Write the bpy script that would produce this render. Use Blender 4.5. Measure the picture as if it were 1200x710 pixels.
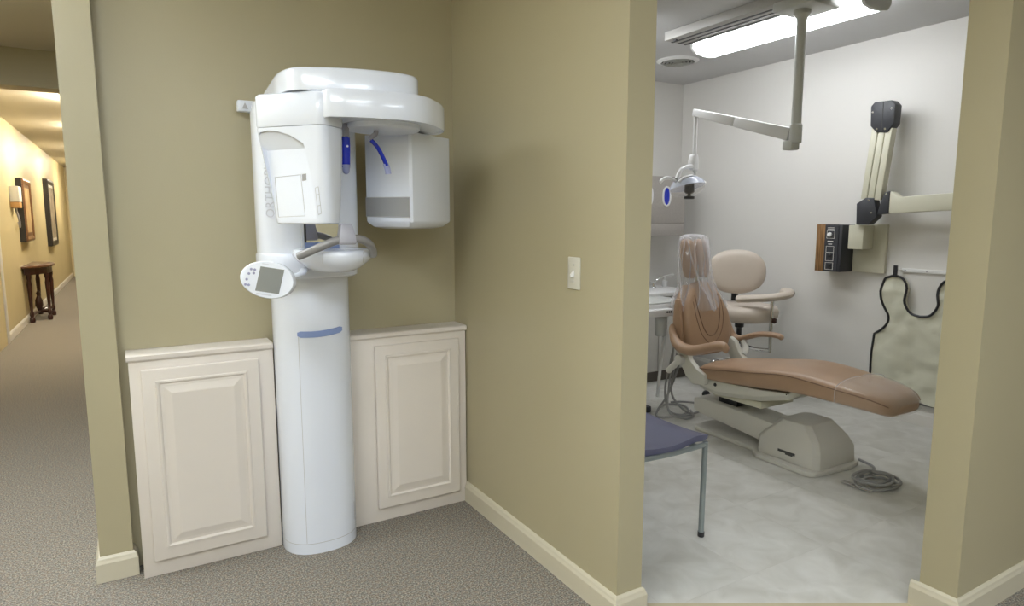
import bpy, bmesh, math, random
from mathutils import Vector, Matrix, noise
random.seed(7)
for o in list(bpy.data.objects): bpy.data.objects.remove(o, do_unlink=True)
SC = bpy.context.scene
COL = SC.collection
R = math.radians
# ------------------------------------------------------------------ camera
cam_d = bpy.data.cameras.new('camera'); cam = bpy.data.objects.new('camera', cam_d); COL.objects.link(cam)
cam.location = (0, 0, 1.4); cam.rotation_euler = (R(90 - 7.39), 0, R(-30.52))
cam_d.sensor_fit = 'HORIZONTAL'; cam_d.sensor_width = 36; cam_d.lens = 755.6 / 1200 * 36
cam_d.clip_start = 0.05
SC.camera = cam
# ------------------------------------------------------------------ world, exposure
w = bpy.data.worlds.new('world'); SC.world = w; w.use_nodes = True
w.node_tree.nodes['Background'].inputs[0].default_value = (0.9, 0.95, 1.0, 1)
w.node_tree.nodes['Background'].inputs[1].default_value = 0.3
SC.view_settings.view_transform = 'Standard'; SC.view_settings.look = 'None'
SC.view_settings.gamma = 1; SC.view_settings.use_curve_mapping = False
SC.view_settings.exposure = 0.46
LOBBY_FILL = 16.0      # emission of the unseen ceiling panels added for fill light
HALL_LAMP = 85.0
OPER_LAMP = 9.9
CEIL = 2.655

# ------------------------------------------------------------------ materials
def mat(name, col, rough=0.5, metal=0.0, spec=0.5, var=None, bump=None, coat=0.0, emit=None, alpha=None, trans=0.0):
    m = bpy.data.materials.new(name); m.use_nodes = True
    nt = m.node_tree; b = nt.nodes['Principled BSDF']
    b.inputs['Base Color'].default_value = (*col, 1); b.inputs['Roughness'].default_value = rough
    b.inputs['Metallic'].default_value = metal; b.inputs['Specular IOR Level'].default_value = spec
    b.inputs['Coat Weight'].default_value = coat; b.inputs['Transmission Weight'].default_value = trans
    if alpha is not None: b.inputs['Alpha'].default_value = alpha
    tc = nt.nodes.new('ShaderNodeTexCoord')
    if var:
        sc, amt = var[0], var[1]
        n = nt.nodes.new('ShaderNodeTexNoise'); n.inputs['Scale'].default_value = sc; n.inputs['Detail'].default_value = 5
        nt.links.new(tc.outputs['Object'], n.inputs['Vector'])
        cr = nt.nodes.new('ShaderNodeValToRGB'); cr.color_ramp.elements[0].position = 0.3; cr.color_ramp.elements[1].position = 0.7
        c2 = var[2] if len(var) > 2 else tuple(c * (1 - amt) for c in col)
        cr.color_ramp.elements[0].color = (*c2, 1); cr.color_ramp.elements[1].color = (*col, 1)
        nt.links.new(n.outputs['Fac'], cr.inputs['Fac']); nt.links.new(cr.outputs['Color'], b.inputs['Base Color'])
    if bump:
        n = nt.nodes.new('ShaderNodeTexNoise'); n.inputs['Scale'].default_value = bump[0]; n.inputs['Detail'].default_value = 3
        nt.links.new(tc.outputs['Object'], n.inputs['Vector'])
        bp = nt.nodes.new('ShaderNodeBump'); bp.inputs['Strength'].default_value = bump[1]; bp.inputs['Distance'].default_value = bump[2] if len(bump) > 2 else 0.002
        nt.links.new(n.outputs['Fac'], bp.inputs['Height']); nt.links.new(bp.outputs['Normal'], b.inputs['Normal'])
    if emit:
        b.inputs['Emission Color'].default_value = (*emit[0], 1); b.inputs['Emission Strength'].default_value = emit[1]
    return m

M = {}
M['tan'] = mat('tan_paint', (0.43, 0.385, 0.258), 0.42, var=(1.3, 0.04), bump=(160, 0.08))
M['tan_trim'] = mat('tan_trim_paint', (0.60, 0.555, 0.44), 0.35, var=(3, 0.03))
M['white_trim'] = mat('white_trim_paint', (0.78, 0.76, 0.72), 0.35, var=(3, 0.03))
M['cream_wall'] = mat('hall_paint', (0.60, 0.51, 0.30), 0.5, var=(2, 0.05), bump=(140, 0.08))
M['ceil'] = mat('ceiling_paint', (0.64, 0.60, 0.52), 0.8, var=(3, 0.03), bump=(90, 0.1))
M['ceil_op'] = mat('operatory_ceiling_paint', (0.64, 0.64, 0.65), 0.8, var=(3, 0.03), bump=(90, 0.1))
M['op_wall'] = mat('operatory_paint', (0.73, 0.715, 0.69), 0.5, var=(1.5, 0.03), bump=(140, 0.06))
M['cab'] = mat('cabinet_paint', (0.71, 0.655, 0.605), 0.4, var=(4, 0.03))
M['gloss'] = mat('white_gloss_plastic', (0.745, 0.785, 0.89), 0.2, coat=0.3, var=(2, 0.02))
M['gloss2'] = mat('white_satin_plastic', (0.70, 0.735, 0.825), 0.32, var=(2, 0.02))
M['seamline'] = mat('seam_grey', (0.42, 0.42, 0.44), 0.5)
M['panelgrey'] = mat('sensor_window_grey', (0.30, 0.30, 0.31), 0.25)
M['screen'] = mat('display_glass', (0.22, 0.23, 0.23), 0.12)
M['blue'] = mat('blue_plastic', (0.012, 0.03, 0.48), 0.25)
M['blue_tip'] = mat('lavender_plastic', (0.30, 0.33, 0.55), 0.35)
M['softblue'] = mat('soft_blue_rubber', (0.23, 0.31, 0.58), 0.45)
M['greymetal'] = mat('grey_lacquer', (0.24, 0.235, 0.24), 0.3, metal=0.1)
M['greyplastic'] = mat('grey_plastic', (0.37, 0.37, 0.43), 0.35)
M['mirror'] = mat('mirror_glass', (0.9, 0.9, 0.9), 0.02, metal=1)
M['chrome'] = mat('chrome', (0.75, 0.75, 0.76), 0.12, metal=1)
M['black'] = mat('black_plastic', (0.02, 0.02, 0.024), 0.4)
M['textgrey'] = mat('lettering_grey', (0.56, 0.575, 0.66), 0.5)
M['button'] = mat('button_violet', (0.28, 0.29, 0.45), 0.5)
M['tanleather'] = mat('tan_vinyl', (0.42, 0.275, 0.178), 0.38, var=(5, 0.12), bump=(220, 0.12))
M['tanseam'] = mat('tan_vinyl_seam', (0.24, 0.145, 0.092), 0.5)
M['beige'] = mat('beige_vinyl', (0.60, 0.525, 0.455), 0.42, var=(5, 0.05), bump=(220, 0.08))
M['chairgrey'] = mat('chair_plastic', (0.60, 0.585, 0.54), 0.4, var=(4, 0.03))
M['chairwhite'] = mat('chair_cover_plastic', (0.63, 0.62, 0.56), 0.35, var=(4, 0.03))
M['lampgrey'] = mat('light_grey_lacquer', (0.55, 0.56, 0.54), 0.3)
M['lampwhite'] = mat('lamp_white_lacquer', (0.72, 0.72, 0.73), 0.3)
M['trackgrey'] = mat('track_aluminium', (0.42, 0.41, 0.39), 0.45)
M['slot'] = mat('dark_slot', (0.06, 0.06, 0.06), 0.6)
M['xcream'] = mat('xray_cream_lacquer', (0.60, 0.585, 0.47), 0.35)
M['xblack'] = mat('xray_black_plastic', (0.035, 0.037, 0.045), 0.45)
M['white'] = mat('white_lacquer', (0.80, 0.80, 0.80), 0.35)
M['apron'] = mat('apron_vinyl', (0.66, 0.655, 0.535), 0.42, var=(6, 0.05))
M['purple'] = mat('slate_purple_plastic', (0.115, 0.118, 0.195), 0.45)
M['steel'] = mat('grey_steel_tube', (0.30, 0.34, 0.35), 0.35, metal=0.6)
M['hose'] = mat('hose_grey', (0.30, 0.30, 0.30), 0.45)
M['lam'] = mat('cabinet_laminate', (0.42, 0.39, 0.365), 0.5, var=(60, 0.10), bump=(60, 0.05))
M['lamlight'] = mat('base_cabinet_laminate', (0.60, 0.585, 0.55), 0.5, var=(30, 0.05))
M['kick'] = mat('toe_kick', (0.13, 0.115, 0.10), 0.6)
M['grime'] = mat('black_frame', (0.016, 0.013, 0.012), 0.35)
M['mahog'] = mat('mahogany', (0.055, 0.018, 0.012), 0.28, var=(20, 0.4))
M['mahogtop'] = mat('mahogany_top', (0.14, 0.065, 0.035), 0.25, var=(20, 0.3))
M['brownframe'] = mat('brown_frame', (0.20, 0.09, 0.035), 0.4, var=(20, 0.3))
M['artgold'] = mat('print_gold', (0.45, 0.26, 0.09), 0.5, var=(7, 0.6, (0.6, 0.48, 0.28)))
M['artpale'] = mat('print_pale', (0.55, 0.50, 0.40), 0.5, var=(6, 0.6, (0.16, 0.10, 0.06)))
M['switch'] = mat('switch_plate', (0.62, 0.60, 0.53), 0.35)
M['paper'] = mat('paper_white', (0.75, 0.74, 0.70), 0.6)
M['amber'] = mat('amber_plastic', (0.55, 0.30, 0.10), 0.5)
M['threshold'] = mat('threshold_wood', (0.50, 0.43, 0.29), 0.45)

def lamp_mat(name, col, s):
    return mat(name, (0.85, 0.85, 0.85), 0.4, emit=(col, s))
M['lobby_fill_glow'] = lamp_mat('lobby_fill_diffuser', (0.88, 0.95, 1.0), LOBBY_FILL)
M['hall_glow'] = lamp_mat('hall_diffuser', (1.0, 0.90, 0.72), HALL_LAMP)
M['oper_glow'] = lamp_mat('operatory_diffuser', (0.95, 0.98, 1.0), OPER_LAMP)

def clear_mat(name, amount, tint=(1, 1, 1), rough=0.12):
    m = bpy.data.materials.new(name); m.use_nodes = True; nt = m.node_tree
    out = nt.nodes['Material Output']; nt.nodes.remove(nt.nodes['Principled BSDF'])
    t = nt.nodes.new('ShaderNodeBsdfTransparent'); g = nt.nodes.new('ShaderNodeBsdfPrincipled'); x = nt.nodes.new('ShaderNodeMixShader')
    g.inputs['Base Color'].default_value = (*tint, 1); g.inputs['Roughness'].default_value = rough
    g.inputs['Specular IOR Level'].default_value = 1.0
    lw = nt.nodes.new('ShaderNodeLayerWeight'); lw.inputs['Blend'].default_value = 0.35
    mr = nt.nodes.new('ShaderNodeMapRange'); mr.inputs['To Min'].default_value = amount; mr.inputs['To Max'].default_value = 0.75 if amount > .08 else 0.38
    nt.links.new(lw.outputs['Facing'], mr.inputs['Value'])
    nt.links.new(mr.outputs['Result'], x.inputs['Fac']); nt.links.new(t.outputs[0], x.inputs[1]); nt.links.new(g.outputs[0], x.inputs[2])
    nt.links.new(x.outputs[0], out.inputs['Surface'])
    return m
M['bag'] = clear_mat('clear_plastic_bag', 0.15, (0.85, 0.84, 0.90), 0.06)
M['sheet'] = clear_mat('clear_plastic_sheet', 0.05, (0.8, 0.78, 0.76), 0.08)
M['clearlens'] = clear_mat('clear_lens', 0.35, (0.75, 0.80, 0.95))

def carpet():
    m = mat('carpet_loop', (0.2, 0.19, 0.17), 0.95, spec=0.1); nt = m.node_tree; b = nt.nodes['Principled BSDF']
    tc = nt.nodes.new('ShaderNodeTexCoord')
    n1 = nt.nodes.new('ShaderNodeTexNoise'); n1.inputs['Scale'].default_value = 165; n1.inputs['Detail'].default_value = 2
    n2 = nt.nodes.new('ShaderNodeTexNoise'); n2.inputs['Scale'].default_value = 2.2; n2.inputs['Detail'].default_value = 3
    n3 = nt.nodes.new('ShaderNodeTexNoise'); n3.inputs['Scale'].default_value = 60; n3.inputs['Detail'].default_value = 1
    for n in (n1, n2, n3): nt.links.new(tc.outputs['Object'], n.inputs['Vector'])
    r = nt.nodes.new('ShaderNodeValToRGB'); e = r.color_ramp.elements
    e[0].position = 0.34; e[0].color = (0.075, 0.064, 0.052, 1); e[1].position = 0.66; e[1].color = (0.50, 0.455, 0.40, 1)
    k = r.color_ramp.elements.new(0.5); k.color = (0.225, 0.203, 0.175, 1)
    nt.links.new(n1.outputs['Fac'], r.inputs['Fac'])
    hs = nt.nodes.new('ShaderNodeMix'); hs.data_type = 'RGBA'; hs.blend_type = 'MIX'
    r3 = nt.nodes.new('ShaderNodeValToRGB'); r3.color_ramp.elements[0].position = 0.45; r3.color_ramp.elements[0].color = (0.20, 0.205, 0.19, 1)
    r3.color_ramp.elements[1].position = 0.6; r3.color_ramp.elements[1].color = (0.29, 0.225, 0.17, 1)
    nt.links.new(n3.outputs['Fac'], r3.inputs['Fac'])
    hs.inputs['Factor'].default_value = 0.35
    nt.links.new(r.outputs['Color'], hs.inputs['A']); nt.links.new(r3.outputs['Color'], hs.inputs['B'])
    mx = nt.nodes.new('ShaderNodeMix'); mx.data_type = 'RGBA'; mx.blend_type = 'MULTIPLY'; mx.inputs['Factor'].default_value = 0.3
    r2 = nt.nodes.new('ShaderNodeValToRGB'); r2.color_ramp.elements[0].color = (0.7, 0.7, 0.7, 1)
    nt.links.new(n2.outputs['Fac'], r2.inputs['Fac'])
    nt.links.new(hs.outputs['Result'], mx.inputs['A']); nt.links.new(r2.outputs['Color'], mx.inputs['B'])
    nt.links.new(mx.outputs['Result'], b.inputs['Base Color'])
    bp = nt.nodes.new('ShaderNodeBump'); bp.inputs['Strength'].default_value = 0.5; bp.inputs['Distance'].default_value = 0.004
    nt.links.new(n1.outputs['Fac'], bp.inputs['Height']); nt.links.new(bp.outputs['Normal'], b.inputs['Normal'])
    return m
M['carpet'] = carpet()

def vinyl():
    m = mat('vinyl_tile_marbled', (0.4, 0.4, 0.38), 0.33); nt = m.node_tree; b = nt.nodes['Principled BSDF']
    tc = nt.nodes.new('ShaderNodeTexCoord'); oi = nt.nodes.new('ShaderNodeObjectInfo')
    ad = nt.nodes.new('ShaderNodeVectorMath'); ad.operation = 'MULTIPLY_ADD'
    ad.inputs[1].default_value = (1, 1, 1)
    cmb = nt.nodes.new('ShaderNodeCombineXYZ'); ml = nt.nodes.new('ShaderNodeMath'); ml.operation = 'MULTIPLY'; ml.inputs[1].default_value = 40
    nt.links.new(oi.outputs['Random'], ml.inputs[0]); nt.links.new(ml.outputs[0], cmb.inputs[0]); nt.links.new(ml.outputs[0], cmb.inputs[1])
    nt.links.new(tc.outputs['Object'], ad.inputs[0]); nt.links.new(cmb.outputs[0], ad.inputs[2])
    n = nt.nodes.new('ShaderNodeTexNoise'); n.inputs['Scale'].default_value = 7; n.inputs['Detail'].default_value = 8; n.inputs['Distortion'].default_value = 0.7
    nt.links.new(ad.outputs[0], n.inputs['Vector'])
    r = nt.nodes.new('ShaderNodeValToRGB'); r.color_ramp.elements[0].position = 0.32; r.color_ramp.elements[0].color = (0.53, 0.52, 0.48, 1)
    r.color_ramp.elements[1].position = 0.7; r.color_ramp.elements[1].color = (0.67, 0.665, 0.635, 1)
    nt.links.new(n.outputs['Fac'], r.inputs['Fac']); nt.links.new(r.outputs['Color'], b.inputs['Base Color'])
    return m
M['vinyl'] = vinyl()
M['screed'] = mat('tile_joint', (0.50, 0.49, 0.455), 0.7)

def wood_mat():
    m = mat('walnut_veneer', (0.25, 0.13, 0.05), 0.4); nt = m.node_tree; b = nt.nodes['Principled BSDF']
    tc = nt.nodes.new('ShaderNodeTexCoord'); mp = nt.nodes.new('ShaderNodeMapping'); mp.inputs['Scale'].default_value = (60, 60, 4)
    n = nt.nodes.new('ShaderNodeTexNoise'); n.inputs['Scale'].default_value = 1.5; n.inputs['Detail'].default_value = 6
    nt.links.new(tc.outputs['Object'], mp.inputs['Vector']); nt.links.new(mp.outputs[0], n.inputs['Vector'])
    r = nt.nodes.new('ShaderNodeValToRGB'); r.color_ramp.elements[0].position = 0.35; r.color_ramp.elements[0].color = (0.15, 0.07, 0.022, 1)
    r.color_ramp.elements[1].position = 0.65; r.color_ramp.elements[1].color = (0.33, 0.18, 0.07, 1)
    nt.links.new(n.outputs['Fac'], r.inputs['Fac']); nt.links.new(r.outputs['Color'], b.inputs['Base Color'])
    return m
M['walnut'] = wood_mat()

# ------------------------------------------------------------------ geometry helpers
def cr(points, n=6):
    """Catmull-Rom resampling of a polyline"""
    P = [Vector(p) for p in points]
    if len(P) < 3: return P
    out = []
    for i in range(len(P) - 1):
        a = P[i - 1] if i else P[i] * 2 - P[i + 1]
        b, c = P[i], P[i + 1]
        d = P[i + 2] if i + 2 < len(P) else P[i + 1] * 2 - P[i]
        for k in range(n):
            t = k / n
            out.append(0.5 * ((2 * b) + (c - a) * t + (2 * a - 5 * b + 4 * c - d) * t * t + (3 * b - a - 3 * c + d) * t ** 3))
    out.append(P[-1]); return out

class G:
    def __init__(s): s.v = []; s.f = []
    def add(s, vs, fs):
        k = len(s.v); s.v += [Vector(p) for p in vs]; s.f += [[i + k for i in f] for f in fs]; return s
    def box(s, x0, x1, y0, y1, z0, z1):
        vs = [(x, y, z) for z in (z0, z1) for y in (y0, y1) for x in (x0, x1)]
        return s.add(vs, [(0, 2, 3, 1), (4, 5, 7, 6), (0, 1, 5, 4), (2, 6, 7, 3), (0, 4, 6, 2), (1, 3, 7, 5)])
    def prism(s, poly, a0, a1, axis='z'):
        """polygon extruded along an axis; poly is (x,y) for z, (y,z) for x, (x,z) for y"""
        def q(p, a): return {'z': (p[0], p[1], a), 'x': (a, p[0], p[1]), 'y': (p[0], a, p[1])}[axis]
        n = len(poly)
        vs = [q(p, a0) for p in poly] + [q(p, a1) for p in poly]
        return s.add(vs, [list(range(n))[::-1], list(range(n, 2 * n))] + [(i, (i + 1) % n, n + (i + 1) % n, n + i) for i in range(n)])
    def loft(s, rings, cap=True):
        n = len(rings[0]); vs = [p for r in rings for p in r]; fs = []
        for k in range(len(rings) - 1):
            for i in range(n):
                j = (i + 1) % n; fs.append((k * n + i, k * n + j, (k + 1) * n + j, (k + 1) * n + i))
        if cap: fs += [list(range(n))[::-1], [len(vs) - n + i for i in range(n)]]
        return s.add(vs, fs)
    def tube(s, pts, r, n=8, sm=6, flat=None):
        P = cr(pts, sm) if sm and len(pts) > 2 else [Vector(p) for p in pts]
        rings = []; up = None
        for i, p in enumerate(P):
            t = (P[min(i + 1, len(P) - 1)] - P[max(i - 1, 0)]).normalized()
            if up is None:
                up = Vector((0, 0, 1)) if abs(t.z) < 0.9 else Vector((0, 1, 0))
            a = up.cross(t)
            if a.length < 1e-4: a = Vector((1, 0, 0)).cross(t)
            a.normalize(); b = t.cross(a).normalized(); up = b
            rr = r[min(len(r) - 1, int(i * len(r) / len(P)))] if isinstance(r, (list, tuple)) else r
            fb = flat or 1
            rings.append([p + a * (rr * math.cos(2 * math.pi * k / n)) + b * (rr * fb * math.sin(2 * math.pi * k / n)) for k in range(n)])
        return s.loft(rings)
    def lathe(s, prof, c=(0, 0, 0), n=20, axis=(0, 0, 1), ring=False):
        q = Vector((0, 0, 1)).rotation_difference(Vector(axis).normalized()); c = Vector(c)
        rings = [[c + q @ Vector((max(r, 1e-4) * math.cos(2 * math.pi * k / n), max(r, 1e-4) * math.sin(2 * math.pi * k / n), z)) for k in range(n)] for r, z in (list(prof) + ([prof[0]] if ring else []))]
        return s.loft(rings, cap=not ring)
    def xf(s, m):
        s.v = [m @ p for p in s.v]; return s

def se_ring(cx, cy, z, a, b, n=40, e=2.0, b2=None):
    """superellipse ring; b2 = half depth on the +y side"""
    out = []
    for k in range(n):
        t = 2 * math.pi * k / n; c, s_ = math.cos(t), math.sin(t)
        x = a * math.copysign(abs(c) ** (2 / e), c); bb = b2 if (b2 is not None and s_ > 0) else b
        out.append((cx + x, cy + bb * math.copysign(abs(s_) ** (2 / e), s_), z))
    return out

LOC = {}
def link(name, g, m, parent=None, smooth=False, bevel=0.0, seg=2, subd=0, auto=35):
    me = bpy.data.meshes.new(name)
    off = LOC.get(parent, Vector((0, 0, 0)))
    me.from_pydata([tuple(p - off) for p in g.v], [], g.f)
    bm = bmesh.new(); bm.from_mesh(me); bmesh.ops.remove_doubles(bm, verts=bm.verts, dist=1e-6)
    bmesh.ops.recalc_face_normals(bm, faces=bm.faces)
    if bevel:
        ed = [e for e in bm.edges if len(e.link_faces) == 2 and e.calc_face_angle(0) > R(25)]
        bmesh.ops.bevel(bm, geom=ed, offset=bevel, segments=seg, profile=0.5, affect='EDGES', clamp_overlap=True)
    bm.to_mesh(me); bm.free()
    me.materials.append(M[m] if isinstance(m, str) else m)
    if smooth or bevel:
        me.polygons.foreach_set('use_smooth', [True] * len(me.polygons))
        me.set_sharp_from_angle(angle=R(auto))
    o = bpy.data.objects.new(name, me); COL.objects.link(o)
    if subd:
        md = o.modifiers.new('subdivision', 'SUBSURF'); md.levels = subd; md.render_levels = subd
    if parent: o.parent = parent
    LOC[o] = off
    return o
def thing(name, label, cat, loc=(0, 0, 0), group=None):
    o = bpy.data.objects.new(name, None); COL.objects.link(o); o.location = loc; o.empty_display_size = 0.1
    o['label'] = label; o['category'] = cat
    if group: o['group'] = group
    LOC[o] = Vector(loc); return o
def tag(o, label, cat, group=None):
    o['label'] = label; o['category'] = cat
    if group: o['group'] = group
    return o
def struct(name, g, m, label, cat, parent=None, **k):
    o = link(name, g, m, parent, **k); o['kind'] = 'structure'
    if parent is None: o['label'] = label; o['category'] = cat
    return o
def text_geo(txt, size, ext, mtx):
    cu = bpy.data.curves.new('lettering', 'FONT'); cu.body = txt; cu.size = size; cu.extrude = ext; cu.align_x = 'LEFT'
    cu.resolution_u = 3
    o = bpy.data.objects.new('lettering', cu); COL.objects.link(o)
    dg = bpy.context.evaluated_depsgraph_get(); me = bpy.data.meshes.new_from_object(o.evaluated_get(dg))
    g = G(); g.add([mtx @ v.co for v in me.vertices], [list(p.vertices) for p in me.polygons])
    bpy.data.objects.remove(o, do_unlink=True); bpy.data.meshes.remove(me)
    return g
def frame(o, x, y, z=None):
    """matrix with columns x,y,z axes and origin o"""
    x = Vector(x).normalized(); y = Vector(y); y = (y - x * y.dot(x)).normalized(); zz = x.cross(y)
    m = Matrix((x, y, zz)).transposed().to_4x4(); m.translation = Vector(o); return m
def clip(poly, halfs):
    for (nx, ny, d) in halfs:
        out = []
        for i in range(len(poly)):
            a, b = poly[i], poly[(i + 1) % len(poly)]
            da, db = nx * a[0] + ny * a[1] - d, nx * b[0] + ny * b[1] - d
            if da >= 0: out.append(a)
            if da * db < 0:
                t = da / (da - db); out.append((a[0] + t * (b[0] - a[0]), a[1] + t * (b[1] - a[1])))
        poly = out
        if not poly: return []
    return poly
def sweep(path, prof):
    """profile (offset to the right of travel, z) swept along a flat polyline with mitred corners"""
    g = G(); P = [Vector((p[0], p[1])) for p in path]; rings = []
    for i, p in enumerate(P):
        d0 = (P[i] - P[i - 1]).normalized() if i else None
        d1 = (P[i + 1] - P[i]).normalized() if i + 1 < len(P) else None
        n0 = Vector((d0.y, -d0.x)) if d0 else None; n1 = Vector((d1.y, -d1.x)) if d1 else None
        if n0 and n1: m_ = (n0 + n1) / (1 + n0.dot(n1))
        else: m_ = n0 or n1
        rings.append([(p.x + m_.x * o, p.y + m_.y * o, z) for o, z in prof])
    return g.loft(rings)

# ------------------------------------------------------------------ the setting
XS, XS2 = 1.378, 1.49          # wall with the light switch
YB = 2.90                      # back wall of the alcove
HX = -1.28                     # left wall of the hallway
YEND = 19.2
XW, YO = 4.59, 4.60            # far and back wall of the treatment room
# threshold between the jambs
TA, TB = (XS2, 1.675), (2.38, 1.155)
carpet_poly = [(HX, -3.6), (5.2, -3.6), (5.2, 1.07), (2.38, 1.07), TB, TA, (XS + 0.05, 1.675), (XS + 0.05, YB + 0.05), (-0.12, YB + 0.05), (-0.12, YEND), (HX, YEND)]
struct('floor', G().prism(carpet_poly, -0.06, 0.0), 'carpet', 'grey brown flecked loop carpet of lobby and hallway', 'floor')
op_poly = [TA, TB, (2.38, 1.07), (4.65, 1.07), (4.65, 4.65), (XS2 - 0.05, 4.65), (XS2 - 0.05, 1.675)]
fop = struct('floor.001', G().prism(op_poly, -0.06, -0.0005), 'screed', 'pale grey marbled vinyl tile floor of the treatment room', 'floor')
ts = 0.457; tm = {}
dxy = Vector((TB[0] - TA[0], TB[1] - TA[1])).normalized(); nrm = (-dxy.y, dxy.x)
halfs = [(1, 0, XS2), (-1, 0, -XW), (0, -1, -YO), (0, 1, 1.133), (nrm[0], nrm[1], nrm[0] * TA[0] + nrm[1] * TA[1])]
gap = 0.0005
for i in range(8):
    for j in range(-2, 8):
        x0, y0 = XS2 + 0.10 + (i - 1) * ts, 1.585 + (j - 0) * ts
        pl = clip([(x0 + gap, y0 + gap), (x0 + ts - gap, y0 + gap), (x0 + ts - gap, y0 + ts - gap), (x0 + gap, y0 + ts - gap)], halfs)
        if len(pl) < 3: continue
        cx, cy = x0 + ts / 2, y0 + ts / 2
        full = len(pl) == 4 and all(abs(abs(p[0] - cx) - (ts / 2 - gap)) < 1e-5 and abs(abs(p[1] - cy) - (ts / 2 - gap)) < 1e-5 for p in pl)
        if full and 'full' in tm:
            o = bpy.data.objects.new('tile', tm['full']); COL.objects.link(o)
        else:
            o = link('tile', G().prism([(p[0] - cx, p[1] - cy) for p in pl], -0.0005, 0.0), 'vinyl')
            if full: tm['full'] = o.data
        o.location = (cx, cy, 0); o.parent = fop
th = G(); a, b = Vector((*TA, 0)), Vector((*TB, 0)); nn = Vector((nrm[0], nrm[1], 0))
th.add([a - nn * 0.028 + Vector((0, 0, z)) for z in (0, 0.004)] + [b - nn * 0.028 + Vector((0, 0, z)) for z in (0, 0.004)] + [a + Vector((0, 0, z)) for z in (0, 0.006)] + [b + Vector((0, 0, z)) for z in (0, 0.006)],
       [(0, 1, 3, 2), (4, 6, 7, 5), (1, 5, 7, 3), (0, 2, 6, 4), (0, 4, 5, 1), (2, 3, 7, 6)])
struct('trim_1', th, 'threshold', 'narrow pale strip between carpet and vinyl in doorway', 'threshold')

struct('ceiling', G().prism([(HX - .12, -3.7), (5.3, -3.7), (5.3, 1.07), (2.38, 1.07), (XS2 - .05, 1.65), (XS2 - .05, YB + .05), (-.12, YB + .05), (-.12, YEND + .1), (HX - .12, YEND + .1)], CEIL, CEIL + 0.08), 'ceil', 'beige painted ceiling over lobby and hallway', 'ceiling')
struct('ceiling.001', G().prism([(2.38, 1.07), (4.7, 1.07), (4.7, 4.7), (XS2 - .05, 4.7), (XS2 - .05, 1.65)], CEIL, CEIL + 0.08), 'ceil_op', 'white painted ceiling of the treatment room', 'ceiling')
struct('wall_back', G().box(-0.07, XS, YB, YB + 0.1, 0, CEIL), 'tan', 'tan painted back wall of the alcove behind scanner', 'wall')
struct('wall_left', G().box(-0.182, -0.07, 2.84, YEND, 0, CEIL), 'tan', 'pale tan wall end between hallway and alcove', 'wall')
struct('wall_right', G().box(XS, XS2, 1.62, YO, 0, CEIL), 'tan', 'tan wall with light switch ending at doorway', 'wall')
struct('wall_front', G().box(2.38, 5.2, 1.01, 1.133, 0, CEIL), 'tan', 'tan wall stub on right side of doorway', 'wall')
struct('wall_far', G().box(XW, XW + .1, 1.133, YO + .1, 0, CEIL), 'op_wall', 'off-white treatment room wall with x-ray arm', 'wall')
struct('wall_end', G().box(XS2, XW, YO, YO + .1, 0, CEIL), 'op_wall', 'off-white treatment room end wall behind upper cabinet', 'wall')
struct('wall_hall', G().box(HX - .1, HX, -3.6, YEND, 0, CEIL), 'cream_wall', 'yellow cream hallway wall with framed pictures', 'wall')
struct('wall_hall_end', G().box(HX - .1, -0.07, YEND, YEND + .1, 0, CEIL), 'cream_wall', 'cream wall closing the far end of hallway', 'wall')
struct('wall_header', G().box(HX, -0.182, 6.12, 6.33, 2.382, CEIL), 'tan', 'tan header dropping from ceiling across the hallway', 'wall')
struct('wall_lobby_rear', G().box(HX - .1, 5.3, -3.7, -3.6, 0, CEIL), 'tan', 'tan lobby wall opposite the scanner alcove', 'wall')
struct('wall_lobby_side', G().box(5.2, 5.3, -3.6, 1.133, 0, CEIL), 'tan', 'tan lobby wall at the side of the waiting area', 'wall')
BB = [(0, 0), (0.016, 0), (0.016, 0.074), (0.012, 0.084), (0.010, 0.092), (0.004, 0.100), (0, 0.100)]
struct('baseboard_right', sweep([(XS, 2.774), (XS, 1.62), (XS2, 1.62), (XS2, 1.67)], BB), 'tan_trim', 'cream baseboard along wall with light switch', 'baseboard')
struct('baseboard_left', sweep([(-0.182, YEND), (-0.182, 2.84), (-0.07, 2.84), (-0.07, 2.899)], BB), 'tan_trim', 'cream baseboard wrapping the wall end beside cabinet', 'baseboard')
struct('baseboard_front', sweep([(2.38, 1.16), (2.38, 1.01), (5.19, 1.01)], BB), 'tan_trim', 'cream baseboard wrapping the right doorway stub', 'baseboard')
struct('baseboard_far', sweep([(XW, YO - .001), (XW, 1.134)], BB), 'white_trim', 'white baseboard under x-ray arm and apron', 'baseboard')
struct('baseboard_hall', sweep([(HX, -3.59), (HX, 8.0)], BB), 'white_trim', 'white baseboard along near hallway wall', 'baseboard')
struct('baseboard_hall.001', sweep([(HX, 9.15), (HX, YEND - .001)], BB), 'white_trim', 'white baseboard along far hallway wall under table', 'baseboard')
# hallway door with casing at the left picture edge
d1 = struct('door_1', G().box(HX, HX + .012, 8.08, 9.07, 0.0, 2.0), 'cream_wall', 'cream hallway door at the left edge of view', 'door')
link('door_casing', G().box(HX, HX + .03, 9.07, 9.15, 0, 2.08).box(HX, HX + .03, 8.0, 8.08, 0, 2.08).box(HX, HX + .03, 8.08, 9.07, 2.0, 2.08), 'white_trim', d1, bevel=.006)
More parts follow.
